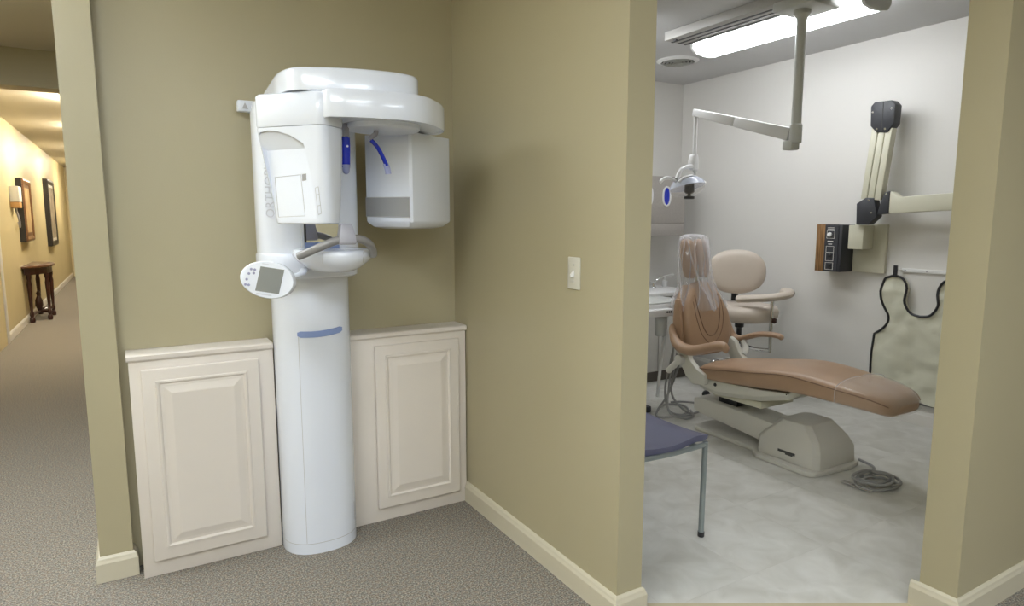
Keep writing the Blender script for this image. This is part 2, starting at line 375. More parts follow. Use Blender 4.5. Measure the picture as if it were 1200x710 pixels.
# light switch
sw = thing('light_switch', 'ivory toggle light switch plate on tan wall', 'light switch', (XS, 1.889, 1.207))
link('plate', G().box(XS - .007, XS, 1.853, 1.925, 1.149, 1.265), 'switch', sw, bevel=.003)
link('toggle', G().add([(XS - .007, 1.884, 1.195), (XS - .007, 1.894, 1.195), (XS - .007, 1.894, 1.217), (XS - .007, 1.884, 1.217), (XS - .02, 1.885, 1.194), (XS - .02, 1.893, 1.194), (XS - .02, 1.893, 1.202), (XS - .02, 1.885, 1.202)],
     [(0, 3, 2, 1), (4, 5, 6, 7), (0, 1, 5, 4), (2, 3, 7, 6), (0, 4, 7, 3), (1, 2, 6, 5)]), 'white', sw)
for z in (1.177, 1.237): link('screw', G().lathe([(0.003, 0), (0.003, 0.0015), (0.001, 0.002)], (XS - .007, 1.889, z), 8, (-1, 0, 0)), 'greyplastic', sw)

# ------------------------------------------------------------------ alcove cabinets
def alcove_cabinet(x0, x1, dx0, dx1, label, lead_left):
    t = thing('alcove_cabinet', label, 'cabinet', ((x0 + x1) / 2, 2.775, 0), 'low alcove cabinets beside the scanner')
    link('body', G().box(x0, x1, 2.775, YB - .002, 0, 0.868), 'cab', t, bevel=.002)
    xa, xb = (x0 - .006, x1) if lead_left else (x0, x1 + .002)
    link('worktop', G().prism([(2.764, .874), (2.768, .868), (YB - .002, .868), (YB - .002, .893), (2.772, .893), (2.764, .888)], xa, xb, 'x'), 'cab', t)
    d = link('door', G().box(dx0, dx1, 2.757, 2.775, .065, .835), 'cab', t, bevel=.005, seg=3)
    # frame moulding and raised panel of the door
    ix0, ix1, iz0, iz1 = dx0 + .058, dx1 - .058, .127, .778
    g = G(); ya, yb_ = 2.757, 2.7505
    def rect(i, y): return [(ix0 + i, y, iz0 + i), (ix1 - i, y, iz0 + i), (ix1 - i, y, iz1 - i), (ix0 + i, y, iz1 - i)]
    g.loft([rect(-.012, ya), rect(-.010, ya - .005), rect(-.004, ya - .006), rect(0, ya - .004), rect(.004, ya)], cap=False)
    link('moulding', g, 'cab', d)
    g = G(); g.loft([rect(.006, ya + .004), rect(.008, ya - .0005), rect(.014, ya - .001), rect(.040, ya - .008), rect(.043, ya - .0085)]); 
    link('raised_panel', g, 'cab', d)
    return t
alcove_cabinet(-.038, .481, 0.0, .421, 'cream cabinet with raised panel door, between hallway wall end and scanner column', True)
alcove_cabinet(.803, 1.372, .912, 1.330, 'cream cabinet with raised panel door, in corner below light switch wall', False)

# ------------------------------------------------------------------ panoramic x-ray scanner
sc = thing('panoramic_xray_scanner', 'tall white panoramic dental x-ray scanner standing in the tan alcove', 'x-ray machine', (.64, 2.76, 0))
def col_ring(z, a=.155, f=.142, e=2.4): return se_ring(.640, 2.765, z, a, f, 48, e, b2=.13)
link('column', G().loft([col_ring(0), col_ring(.03), col_ring(1.2)]), 'gloss', sc, smooth=True, auto=50)
link('base_seam', G().loft([col_ring(.045, .1556, .1426), col_ring(.047, .1556, .1426)]), 'seamline', sc, smooth=True)
cen = Vector((.64, 2.765))
def on_col(x, z, a=.155, f=.142, e=2.4, out=0.0):
    k = 1 - min(1, abs((x - .64) / a)) ** e
    return Vector((x, 2.765 - f * k ** (1 / e) - out, z))
# blue grip strip and serial plate, vertical seam
g = G(); rings = []
for i in range(17):
    t = i / 16; x = .553 + t * .183; zc = .945 - .006 * math.sin(t * math.pi) + .004 * (t - .5) * 2; hh = .0125 * min(1, math.sin(math.pi * (0.06 + .88 * t)) * 3)
    rings.append([on_col(x, zc - hh, out=-.002), on_col(x, zc + hh, out=-.002), on_col(x, zc + hh, out=.004), on_col(x, zc - hh, out=.004)])
link('blue_grip', g.loft(rings), 'softblue', sc, smooth=True)
g = G().loft([[on_col(.771, z, out=o) for o, z in ((0.002, .09), (0.002, .17))] + [on_col(.786, z, out=o) for o, z in ((0.002, .17), (0.002, .09))], [on_col(.771, z, out=-.004) for z in (.09, .17)] + [on_col(.786, z, out=-.004) for z in (.17, .09)]])
link('rating_plate', g, 'greyplastic', sc)
g = G().loft([[on_col(x, z, out=o) for x, o in ((.556, .0006), (.5575, .0006), (.5575, -.002), (.556, -.002))] for z in (.05, .93)])
link('cover_seam', g, 'seamline', sc)
# carriage
def car_ring(z, a=.193, f=.125, y=2.665, e=3.2, b2=.12): return se_ring(.618, y, z, a, f, 56, e, b2=b2)
car = link('carriage', G().loft([car_ring(1.245), car_ring(1.25), car_ring(1.80), car_ring(1.835, .185, .12)]), 'gloss', sc, smooth=True, auto=50)
link('collar', G().loft([[(x - .006, y, z) for x, y, z in car_ring(zz, aa, ff)] for zz, aa, ff in ((1.172, .178, .12), (1.180, .190, .129), (1.262, .192, .13), (1.27, .188, .126))]), 'gloss', sc, smooth=True, auto=50)
link('lettering', text_geo('ORTHOPHOS', .043, .0005, frame((.470, 2.5445, 1.405), (0, 0, 1), (-1, .10, 0))), 'textgrey', car)
# wall mast behind carriage and side bracket
link('wall_mast', G().box(.52, .76, 2.785, 2.899, 1.2, 1.86), 'gloss2', sc, bevel=.01)
br = link('side_bracket', G().box(.402, .52, 2.83, 2.87, 1.828, 1.872), 'gloss2', sc, bevel=.006)
link('warning_sign', G().add([(.418, 2.829, 1.838), (.442, 2.829, 1.838), (.430, 2.829, 1.863)], [(0, 1, 2)]), 'seamline', br)
# fixed top cover arm
cov = [(.492, 2.775), (.478, 2.55), (.470, 2.40), (.482, 2.31), (.51, 2.262), (.56, 2.235), (.63, 2.205), (.718, 2.180), (.80, 2.172), (.86, 2.178), (.905, 2.20), (.925, 2.26), (.90, 2.45), (.80, 2.775)]
covs = [(p.x, p.y) for p in cr([(x, y, 0) for x, y in cov], 4)]
def shrink(poly, k, c=(.70, 2.5)): return [(c[0] + (x - c[0]) * k, c[1] + (y - c[1]) * k) for x, y in poly]
link('top_cover', G().loft([[(x, y, 1.8265) for x, y in covs], [(x, y, 1.888) for x, y in covs], [(x, y, 1.897) for x, y in shrink(covs, .988)], [(x, y, 1.901) for x, y in shrink(covs, .96)]]), 'gloss', sc, smooth=True, auto=50)
# rotating arm: disc shaped ring
ring = [(.585, 2.183), (.64, 2.158), (.705, 2.142), (.78, 2.134), (.86, 2.136), (.93, 2.165), (.99, 2.220), (1.045, 2.285), (1.080, 2.355), (1.085, 2.44), (1.02, 2.49), (.90, 2.53), (.75, 2.53), (.62, 2.50), (.575, 2.42), (.562, 2.30)]
rs = [(p.x, p.y) for p in cr([(x, y, 0) for x, y in ring + ring[:1]], 4)][:-1]
rg = link('rotating_arm', G().loft([[(x, y, 1.742) for x, y in shrink(rs, .975, (.80, 2.33))], [(x, y, 1.735) for x, y in shrink(rs, .99, (.80, 2.33))], [(x, y, 1.741) for x, y in rs], [(x, y, 1.818) for x, y in rs], [(x, y, 1.826) for x, y in shrink(rs, .98, (.80, 2.33))]]), 'gloss', sc, smooth=True, auto=50)
link('hub_plate', G().lathe([(.13, 1.724), (.135, 1.728), (.135, 1.742)], (.83, 2.345, 0), 36), 'gloss2', rg, smooth=True)
# tube head on the left end
FT = Vector((-.755, -.656)); TD = Vector((.656, -.755))     # face normal and direction to the right along the face (plan)
def tp(u, d, z):   # u along face from the left corner, d depth behind the face
    p = Vector((.388, 2.416)) + TD * u - FT * d; return (p.x, p.y, z)
def thead(z, u0, u1, d0, d1, r=.03):
    pts = []
    for (uc, dc, a0) in ((u1 - r, d0 + r, -90), (u1 - r, d1 - r, 0), (u0 + r, d1 - r, 90), (u0 + r, d0 + r, 180)):
        for k in range(5):
            a = R(a0 + k * 22.5); pts.append(tp(uc + r * math.cos(a), dc + r * math.sin(a), z))
    return pts
link('tube_shroud', G().loft([thead(1.713, .002, .282, .002, .13), thead(1.718, 0, .285, 0, .132), thead(1.815, 0, .285, 0, .132), thead(1.823, .006, .278, .006, .128)]), 'gloss', sc, smooth=True, auto=50)
tb = link('tube_head', G().loft([thead(1.383, .060, .268, .022, .110, .034), thead(1.388, .052, .276, .016, .112, .036), thead(1.45, .044, .280, .012, .118, .036), thead(1.60, .018, .283, .006, .126, .034), thead(1.700, .002, .284, .001, .130, .03), thead(1.711, .002, .284, .001, .130, .03)]), 'gloss', sc, smooth=True, auto=50)
def fd(u, z):      # depth of tube head face at height z
    ks = [(1.383, .022), (1.388, .016), (1.45, .012), (1.60, .006), (1.70, .001), (1.72, .001)]
    for (a, da), (b, db) in zip(ks, ks[1:]):
        if a <= z <= b: return da + (db - da) * (z - a) / (b - a)
    return .02
# scooped recess in the face: overhanging hollow on top, flat plate running out below
def pd(z): return .030 * max(0, min(1, (z - 1.40) / .24))
scoop = [(.012, 1.655), (.012, 1.680), (.028, 1.696), (.060, 1.701), (.10, 1.697), (.15, 1.682), (.200, 1.654)]
r0, r1 = (.026, 1.637), (.204, 1.642)
low = [(.222, 1.55), (.230, 1.46), (.234, 1.402), (.070, 1.402), (.060, 1.46), (.042, 1.55)]
ol = scoop + [r1] + low + [r0]
inner = [(u, z, .009) for u, z in scoop] + [(*r1, .030)] + [(u, z, pd(z)) for u, z in low] + [(*r0, .030)]
n_ = len(ol); ns = len(scoop)
g = G().add([tp(u, fd(u, z) - .03, z) for u, z in ol] + [tp(u, fd(u, z) + d , z) for u, z, d in inner],
    [list(range(n_))] + [(i, (i + 1) % n_, n_ + (i + 1) % n_, n_ + i) for i in range(n_)] +
    [[n_ + i for i in range(ns)] + [n_ + ns, 2 * n_ - 1], [n_ + ns + i for i in range(len(low) + 2)]])
cut = link('cutter', g, 'gloss2')
tb_off = LOC[tb]; cut.data.transform(Matrix.Translation(-tb_off))
md = tb.modifiers.new('recess', 'BOOLEAN'); md.object = cut; md.operation = 'DIFFERENCE'; md.solver = 'EXACT'
sc.location = (0, 0, 0); bpy.context.view_layer.update()
nm = bpy.data.meshes.new_from_object(tb.evaluated_get(bpy.context.evaluated_depsgraph_get()))
sc.location = (.64, 2.76, 0)
tb.modifiers.clear(); tb.data = nm; bpy.data.objects.remove(cut, do_unlink=True); nm.set_sharp_from_angle(angle=R(28))
def facepoly(pts, d_out, d_in):
    return G().loft([[tp(u, fd(u, z) + pd(z) - d_out, z) for u, z in pts], [tp(u, fd(u, z) + pd(z) + d_in, z) for u, z in pts]])
def outline(pts, wd=.0008, d=.0002, k=1):
    g = G(); n = len(pts)
    for i in range(n - 1):
        (u0, z0), (u1, z1) = pts[i], pts[i + 1]
        g.tube([tp(u0, fd(u0, z0) + k * pd(z0) - d, z0), tp(u1, fd(u1, z1) + k * pd(z1) - d, z1)], wd, 4, 0)
    return g
link('access_panel', outline([(.062, 1.545), (.168, 1.552), (.187, 1.412), (.078, 1.408), (.062, 1.545)]), 'seamline', tb)
link('laser_port', facepoly([(.174, 1.553), (.190, 1.555), (.191, 1.533), (.175, 1.531)], .0012, .001), 'panelgrey', tb)
link('button_outline', outline([(.236, 1.505), (.249, 1.509), (.254, 1.42), (.242, 1.416), (.236, 1.505)], k=0).add(*(lambda q: (q.v, q.f))(outline([(.238, 1.482), (.252, 1.485)], k=0))).add(*(lambda q: (q.v, q.f))(outline([(.240, 1.445), (.254, 1.448)], k=0))), 'seamline', tb)
# sensor head on the right end
SC0 = Vector((.958, 2.400)); SL = Vector((-.5, .866)); SR = Vector((.866, .5))
def sp(l, r, z):
    p = SC0 + SL * l + SR * r; return (p.x, p.y, z)
def shead(z, i, top=False):
    l0, l1, r0, r1 = 0 + i, .24 - i, 0 + i, .285 - i; c = .010
    return [sp(l0, r0 + c, z), sp(l0, r1 - c * 3, z), sp(l0 + c, r1 - c, z), sp(l0 + c * 3, r1, z), sp(l1 - c, r1, z), sp(l1, r1 - c, z), sp(l1, r0 + c, z), sp(l1 - c, r0, z), sp(l0 + c, r0, z)]
se = link('sensor_head', G().loft([shead(1.362, .05), shead(1.370, .02), shead(1.388, .002), shead(1.395, 0), shead(1.70, 0), shead(1.736, 0)]), 'gloss', sc, smooth=True, auto=30)
g = G().loft([[sp(a, o, z) for a, z in ((.008, 1.408), (.232, 1.412), (.232, 1.488), (.008, 1.486))] for o in (-.002, .003)])
link('sensor_window', g, 'panelgrey', se)
g = G()
for a, b in (((.008, 1.408), (.232, 1.412)), ((.232, 1.412), (.232, 1.488)), ((.232, 1.488), (.008, 1.486)), ((.008, 1.486), (.008, 1.408))):
    g.tube([sp(a[0], -.002, a[1]), sp(b[0], -.002, b[1])], .0015, 4, 0)
link('window_edge', g, 'seamline', se)
# temple supports under the arm
t1 = link('temple_support', G().tube([(.690, 2.345, 1.695), (.691, 2.347, 1.65), (.690, 2.35, 1.60), (.689, 2.35, 1.585)], .0145, 12, 4, flat=.55), 'blue', sc, smooth=True)
link('tip', G().lathe([(.004, 1.562), (.011, 1.567), (.0135, 1.578), (.0138, 1.596)], (.689, 2.35, 0), 12), 'blue_tip', t1, smooth=True)
link('bracket', G().box(.680, .702, 2.338, 2.354, 1.69, 1.74), 'greyplastic', t1, bevel=.003)
link('screw', G().lathe([(.004, 0), (.004, .002)], (.692, 2.336, 1.66), 8, (0, -1, 0)), 'white', t1)
t2 = link('temple_support', G().tube([(.785, 2.35, 1.688), (.808, 2.35, 1.665), (.828, 2.35, 1.63), (.842, 2.35, 1.598)], .0115, 12, 4, flat=.6), 'blue', sc, smooth=True)
link('tip', G().tube([(.838, 2.35, 1.607), (.846, 2.35, 1.585), (.848, 2.35, 1.568)], .0118, 12, 3, flat=.65), 'blue_tip', t2, smooth=True)
link('bracket', G().tube([(.806, 2.35, 1.735), (.803, 2.35, 1.712), (.788, 2.35, 1.70), (.782, 2.35, 1.690)], .009, 10, 4), 'greyplastic', t2, smooth=True)
# chin rest wing, handle and bite block
def wing_ring(z, a, b): return se_ring(.660, 2.46, z, a, b, 40, 2.0, b2=.10)
wg = link('chin_rest', G().loft([wing_ring(1.205, .035, .08), wing_ring(1.208, .07, .115), wing_ring(1.222, .098, .150), wing_ring(1.245, .128, .175), wing_ring(1.268, .148, .186), wing_ring(1.284, .146, .184), wing_ring(1.290, .138, .176), wing_ring(1.287, .10, .13)]), 'gloss', sc, smooth=True, auto=60)
for x in (.582, .726):
    yf = 2.46 - .184 * (1 - abs((x - .660) / .148) ** 2.0) ** (1 / 2.0)
    link('seam', G().tube([(x, yf - .0005, 1.282), (x, yf + .0, 1.268), (x + .001, yf + .010, 1.243)], .0008, 4, 3), 'seamline', wg)
link('grip_bar', G().tube([(.500, 2.315, 1.272), (.530, 2.295, 1.286), (.575, 2.27, 1.308), (.620, 2.258, 1.326), (.660, 2.255, 1.333), (.704, 2.258, 1.330), (.738, 2.27, 1.315), (.758, 2.288, 1.293), (.766, 2.305, 1.268)], .0142, 14, 5), 'greymetal', sc, smooth=True)
link('bite_block_mount', G().loft([[(.628 - w_, 2.258 - d, z), (.688 + w_ - .004, 2.258 - d, z), (.688 + w_ - .004, 2.282, z), (.628 - w_, 2.282, z)] for z, w_, d in ((1.312, .001, .014), (1.32, .003, .018), (1.345, .0, .017), (1.375, -.006, .010), (1.384, -.009, .004))]), 'greyplastic', sc, bevel=.004)
# mirror on the carriage
mi = link('mirror', G().box(.572, .705, 2.532, 2.540, 1.295, 1.40), 'mirror', sc)
for x0 in (.562, .705): link('side_frame', G().box(x0, x0 + .009, 2.528, 2.54, 1.285, 1.405), 'gloss2', mi)
link('hinge', G().box(.5725, .579, 2.526, 2.532, 1.30, 1.40), 'black', mi)
link('blue_band', G().box(.573, .704, 2.524, 2.532, 1.288, 1.312), 'softblue', mi)
# control panel pod on its arm
cn = Vector((-.50, -.86, .10)).normalized(); cx_ = Vector((.86, -.50, -.15)).normalized()
cf = frame((.395, 2.285, 1.197), cx_, Vector((.10, 0, 1)) )
cf = Matrix(cf)
def ell(u, a, b, n=40): return [cf @ Vector((abs(u) * .42 + a * math.cos(2 * math.pi * k / n) * (1 if math.cos(2 * math.pi * k / n) < 0 else .86), b * math.sin(2 * math.pi * k / n), u)) for k in range(n)]
zsgn = 1 if (cf.to_3x3() @ Vector((0, 0, 1))).dot(cn) > 0 else -1
po = link('control_panel', G().loft([ell(-.036 * zsgn, .050, .036), ell(-.030 * zsgn, .080, .052), ell(-.012 * zsgn, .097, .062), ell(0, .098, .063), ell(.004 * zsgn, .094, .0605)]), 'gloss', sc, smooth=True, auto=40)
def pb(u0, u1, v0, v1, w0, w1, sk=.0):
    return G().loft([[cf @ Vector((u0 + sk * v0, v0, w * zsgn)), cf @ Vector((u1 + sk * v0, v0, w * zsgn)), cf @ Vector((u1 + sk * v1, v1, w * zsgn)), cf @ Vector((u0 + sk * v1, v1, w * zsgn))] for w in (w0, w1)])
link('display', pb(-.036, .044, -.042, .042, .003, .0056, .10), 'screen', po)
for u, v in ((-.062, .028), (-.050, .028), (-.052, .016), (-.068, .012), (-.073, -.008), (-.075, -.026), (-.064, -.026)):
    c_ = cf @ Vector((u, v, .004 * zsgn)); link('button', G().lathe([(.0045, 0), (.0045, .0015), (.003, .0022)], c_, 10, cn), 'button', po)
link('printed_line', pb(-.028, -.006, .050, .0535, .003, .0047), 'textgrey', po)
link('printed_line', pb(-.036, .016, -.053, -.0485, .003, .0047), 'textgrey', po)
link('panel_arm', G().tube([(.455, 2.315, 1.196), (.52, 2.40, 1.200), (.56, 2.50, 1.205), (.57, 2.56, 1.208)], .016, 12, 5, flat=.6), 'gloss2', sc, smooth=True)

# ------------------------------------------------------------------ treatment room: ceiling
def fluorescent(x, y, label):
    fx = thing('fluorescent_ceiling_fixture', label, 'ceiling light', (x, y, CEIL), 'fluorescent fixtures of the treatment room')
    fp = [(x - .13, CEIL - .001), (x - .13, 2.60), (x - .10, 2.565), (x - .03, 2.553), (x + .03, 2.553), (x + .10, 2.565), (x + .13, 2.60), (x + .13, CEIL - .001)]
    link('diffuser', G().prism(fp, y - .605, y + .605, 'y'), 'oper_glow', fx)
    fe = [(x + (px - x) * 1.04, z if z > 2.61 else z - .005) for px, z in fp]
    for y0 in (y - .625, y + .605): link('end_cap', G().prism(fe, y0, y0 + .02, 'y'), 'lampgrey', fx)
fluorescent(3.63, 2.82, 'long fluorescent ceiling fixture glowing white above the dental chair')
fluorescent(2.68, 3.86, 'unseen fluorescent ceiling fixture added for fill above the delivery cart')  # second fixture, out of view, added to fill shadows and light the back corner
tr = thing('ceiling_track', 'grey ceiling track with two dark slots beside the fluorescent fixture', 'track', (3.30, 2.4, CEIL))
rail = link('rail', G().box(3.20, 3.42, 1.45, 3.40, 2.595, CEIL - .001), 'trackgrey', tr, bevel=.006)
for x in (3.265, 3.325, 3.385): link('slot', G().box(x - .009, x + .009, 1.46, 3.395, 2.592, 2.5955), 'slot', rail)
link('end_clip', G().box(3.225, 3.245, 3.32, 3.34, 2.585, 2.596), 'black', rail)

dl = thing('dental_operating_light', 'dental operating light hanging on a jointed grey post from ceiling track', 'dental light', (3.27, 2.40, 2.59))
link('mount_plate', G().box(3.17, 3.42, 2.27, 2.52, 2.540, 2.594), 'lampgrey', dl, bevel=.012)
ps = link('post', G().lathe([(.045, 2.54), (.045, 2.52), (.030, 2.50), (.027, 2.48), (.027, 1.90)], (3.272, 2.40, 0), 24), 'lampgrey', dl, smooth=True)
link('post_sleeve', G().lathe([(.030, 1.93), (.034, 1.925), (.034, 1.83), (.028, 1.825)], (3.272, 2.40, 0), 24), 'lampgrey', ps, smooth=True)
am = frame((3.268, 2.42, 1.875), Vector((3.206, 3.1, 2.085)) - Vector((3.268, 2.42, 1.875)), (0, -.3, 1))
L_ = (Vector((3.206, 3.1, 2.085)) - Vector((3.268, 2.42, 1.875))).length
def abox(x0, x1, hy0, hy1, hz): return G().loft([[am @ Vector((x, y, z)) for y, z in ((-h, -hz), (h, -hz), (h, hz), (-h, hz))] for x, h in ((x0, hy0), (x1, hy1))])
link('balance_arm', abox(.01, L_ * .55, .036, .030, .024), 'lampwhite', dl, bevel=.008)
link('balance_arm_tip', abox(L_ * .55 + .004, L_ + .01, .030, .022, .021), 'lampwhite', dl, bevel=.007)
link('arm_joint', G().box(3.235, 3.31, 2.395, 2.46, 1.79, 1.845), 'lampgrey', dl, bevel=.01)
link('drop_rod', G().lathe([(.013, 2.08), (.013, 1.80)], (3.211, 3.1, 0), 14), 'lampwhite', dl, smooth=True)
hd = link('yoke_block', G().loft([se_ring(3.205, 3.1, z, a, .028, 16, 3) for z, a in ((1.72, .026), (1.735, .032), (1.78, .030), (1.81, .022), (1.82, .016))]), 'lampwhite', dl, smooth=True)
link('yoke', G().tube([(3.195, 3.09, 1.742), (3.14, 3.085, 1.738), (3.07, 3.075, 1.712), (3.03, 3.07, 1.655)], .013, 10, 6), 'lampwhite', dl, smooth=True)
link('yoke_hook', G().tube([(3.205, 3.1, 1.725), (3.222, 3.1, 1.70), (3.218, 3.1, 1.675), (3.20, 3.1, 1.66)], .008, 8, 6), 'lampgrey', dl, smooth=True)
ax = Vector((.05, -.25, -1)).normalized()
head = link('reflector', G().lathe([(.02, -.050), (.055, -.045), (.088, -.026), (.108, -.004), (.116, .018), (.110, .020), (.095, .0), (.07, -.018), (.02, -.032)], (3.12, 3.07, 1.622), 30, ax), 'clearlens', dl, smooth=True)
link('front_shield', G().lathe([(.112, .018), (.107, .040), (.086, .058), (.05, .070), (.01, .074)], (3.12, 3.07, 1.622), 30, ax), 'sheet', head, smooth=True)
link('crown_band', G().tube([(3.02, 3.04, 1.635), (3.05, 3.03, 1.662), (3.11, 3.02, 1.675), (3.18, 3.04, 1.662), (3.215, 3.06, 1.635)], .016, 8, 5, flat=.5), 'lampwhite', head, smooth=True)
link('bulb_housing', G().lathe([(.010, -.045), (.030, -.04), (.032, .04), (.022, .05), (.012, .052), (.012, .065), (.034, .068), (.034, .082), (.028, .085)], (3.125, 3.05, 1.615), 16, (0, 0, -1)), 'black', dl, smooth=True)
link('lamp_handle', G().tube([(3.04, 3.08, 1.640), (2.98, 3.08, 1.660), (2.93, 3.08, 1.655), (2.90, 3.08, 1.632)], .011, 8, 5), 'white', dl, smooth=True)
link('lamp_handle', G().tube([(3.20, 3.10, 1.640), (3.27, 3.10, 1.656), (3.315, 3.10, 1.640)], .011, 8, 5), 'white', dl, smooth=True)

vt = thing('round_ceiling_vent', 'round louvred ceiling vent beyond the fluorescent fixture', 'vent', (3.85, 3.93, CEIL))
link('flange', G().lathe([(.132, -.001), (.165, -.001), (.165, -.006), (.135, -.020), (.130, -.018), (.130, -.002)], (3.85, 3.93, CEIL), 32, ring=True), 'white', vt, smooth=True)
link('throat', G().lathe([(.0, -.001), (.131, -.001), (.131, -.003), (.0, -.003)], (3.85, 3.93, CEIL), 32), 'slot', vt)
for r_ in (.035, .062, .089, .116): link('louvre', G().lathe([(r_ - .006, -.010), (r_ - .004, -.009), (r_, -.024), (r_ - .003, -.025)], (3.85, 3.93, CEIL), 28, ring=True), 'lampgrey', vt)

# ------------------------------------------------------------------ treatment room: x-ray arm on the far wall
xc = thing('xray_control_box', 'black x-ray control box with walnut side and dials on white wall', 'control box', (XW, 2.92, 1.02))
link('housing', G().box(4.42, XW, 2.815, 2.95, 1.02, 1.362), 'xblack', xc, bevel=.004)
link('wood_side', G().box(4.425, XW, 2.95, 3.02, 1.018, 1.365), 'walnut', xc, bevel=.003)
fc = link('control_strip', G().box(4.416, 4.42, 2.84, 2.945, 1.03, 1.35), 'xblack', xc)
link('dial_knob', G().lathe([(.016, 0), (.016, .012), (.012, .014)], (4.416, 2.905, 1.29), 16, (-1, 0, 0)), 'white', fc, smooth=True)
link('dial_knob', G().lathe([(.014, 0), (.014, .010), (.010, .012)], (4.416, 2.898, 1.135), 16, (-1, 0, 0)), 'black', fc, smooth=True)
link('dial_knob', G().lathe([(.014, 0), (.014, .010), (.010, .012)], (4.416, 2.898, 1.06), 16, (-1, 0, 0)), 'black', fc, smooth=True)
for z0, z1 in ((1.262, 1.318), (1.160, 1.205), (1.098, 1.155), (1.035, 1.085)):
    link('printed_frame', G().loft([[(x, 2.87 + i, z0 + i), (x, 2.93 - i, z0 + i), (x, 2.93 - i, z1 - i), (x, 2.87 + i, z1 - i)] for x, i in ((4.416, -.001), (4.4148, -.001), (4.4148, .0015), (4.416, .0015))], cap=False), 'paper', fc)
link('printed_line', G().box(4.4148, 4.4158, 2.878, 2.922, 1.236, 1.244).box(4.4148, 4.4158, 2.885, 2.915, 1.218, 1.223), 'paper', fc)
link('printed_line', G().box(4.4148, 4.4158, 2.874, 2.926, 1.326, 1.330).box(4.4148, 4.4158, 2.874, 2.926, 1.337, 1.341), 'paper', fc)

xa = thing('wall_xray_arm', 'folded cream x-ray arm with black joints mounted on wall plate', 'x-ray arm', (XW, 2.69, 1.02))
link('wall_plate', G().box(XW - .03, XW, 2.575, 2.812, 1.02, 1.365), 'xcream', xa, bevel=.004)
link('pivot_box', G().box(4.43, XW - .03, 2.665, 2.775, 1.19, 1.36), 'xcream', xa, bevel=.006)
def yzprism(pts, x0, x1): return G().prism(pts, x0, x1, 'x')
jl = link('lower_joint', yzprism([(2.712, 1.51), (2.65, 1.548), (2.592, 1.546), (2.56, 1.42), (2.62, 1.362), (2.705, 1.362)], 4.40, 4.47), 'xblack', xa, bevel=.006)
for y_, z_ in ((2.625, 1.53), (2.60, 1.445)): link('screw', G().lathe([(.007, 0), (.006, .003)], (4.40, y_, z_), 10, (-1, 0, 0)), 'chrome', jl)
v0, v1 = Vector((2.618, 1.535)), Vector((2.572, 2.01))
dv = (v1 - v0).normalized(); nv = Vector((dv.y, -dv.x))
for k, off in enumerate((-.048, -.0, .048)):
    a, b = v0 + nv * off, v1 + nv * off; h = .0215
    q = [(a - nv * h), (a + nv * h), (b + nv * h), (b - nv * h)]
    link('arm_bar', yzprism([tuple(p) for p in q], 4.405, 4.465), 'xcream', xa, bevel=.004)
q = [(v0 - nv * .06), (v0 + nv * .06), (v1 + nv * .06), (v1 - nv * .06)]
link('arm_core', yzprism([tuple(p) for p in q], 4.416, 4.455), 'xcream', xa)
jt = link('upper_joint', yzprism([(2.653, 2.161), (2.63, 2.186), (2.515, 2.182), (2.487, 2.15), (2.490, 2.03), (2.53, 1.975), (2.606, 1.985), (2.648, 2.03)], 4.395, 4.475), 'xblack', xa, bevel=.006)
link('joint_seam', G().box(4.393, 4.3955, 2.566, 2.570, 1.985, 2.178), 'slot', jt)
for y_, z_ in ((2.636, 2.12), (2.51, 2.13), (2.60, 2.005), (2.545, 2.0)): link('screw', G().lathe([(.008, 0), (.007, .003)], (4.395, y_, z_), 10, (-1, 0, 0)), 'chrome', jt)
js = link('side_joint', yzprism([(2.560, 1.432), (2.545, 1.50), (2.518, 1.580), (2.485, 1.588), (2.485, 1.440)], 4.398, 4.462), 'xblack', xa, bevel=.004)
hb = link('extension_arm', yzprism([(2.485, 1.588), (2.455, 1.577), (2.419, 1.547), (2.05, 1.566), (1.75, 1.566), (1.75, 1.462), (2.05, 1.458), (2.485, 1.438)], 4.40, 4.46), 'xcream', xa, bevel=.008)
for y_, z_ in ((2.505, 1.57),): link('screw', G().lathe([(.008, 0), (.007, .003)], (4.398, y_, z_), 10, (-1, 0, 0)), 'chrome', js)

# apron on its rail
bar = thing('apron_rail', 'short white hanger rail screwed to wall above lead apron', 'rail', (XW, 2.33, 1.055))
rb = link('rail', G().box(XW - .012, XW, 2.12, 2.465, 1.040, 1.066), 'white', bar, bevel=.002)
for y_ in (2.44, 2.30, 2.15): link('screw', G().lathe([(.005, 0), (.004, .003)], (XW - .012, y_, 1.053), 8, (-1, 0, 0)), 'greyplastic', rb)
link('hook', G().tube([(XW, 2.460, 1.053), (XW - .04, 2.461, 1.053), (XW - .045, 2.461, 1.07)], .006, 8, 4), 'white', bar, smooth=True)
link('hook', G().tube([(XW, 2.150, 1.053), (XW - .04, 2.149, 1.053), (XW - .045, 2.149, 1.07)], .006, 8, 4), 'white', bar, smooth=True)
CY = 2.305
half = [(2.34 - .035, .751), (2.36, .760), (2.395, .795), (2.413, .85), (2.402, .93), (2.437, .996), (2.492, 1.012), (2.535, 1.0), (2.563, .982), (2.577, .925), (2.572, .84), (2.545, .78), (2.518, .725), (2.525, .665), (2.564, .62), (2.606, .589), (2.614, .442), (2.618, .286), (2.622, .155)]
hs_ = [(p.x, p.y) for p in cr([(a, b, 0) for a, b in half[:-3]], 3)] + half[-3:]
out = [(2 * CY - y_, z_) for y_, z_ in hs_[::-1]][:-1] + hs_
ap = thing('lead_apron', 'grey green lead apron with black piping hanging on white wall', 'apron', (XW, CY, .155))
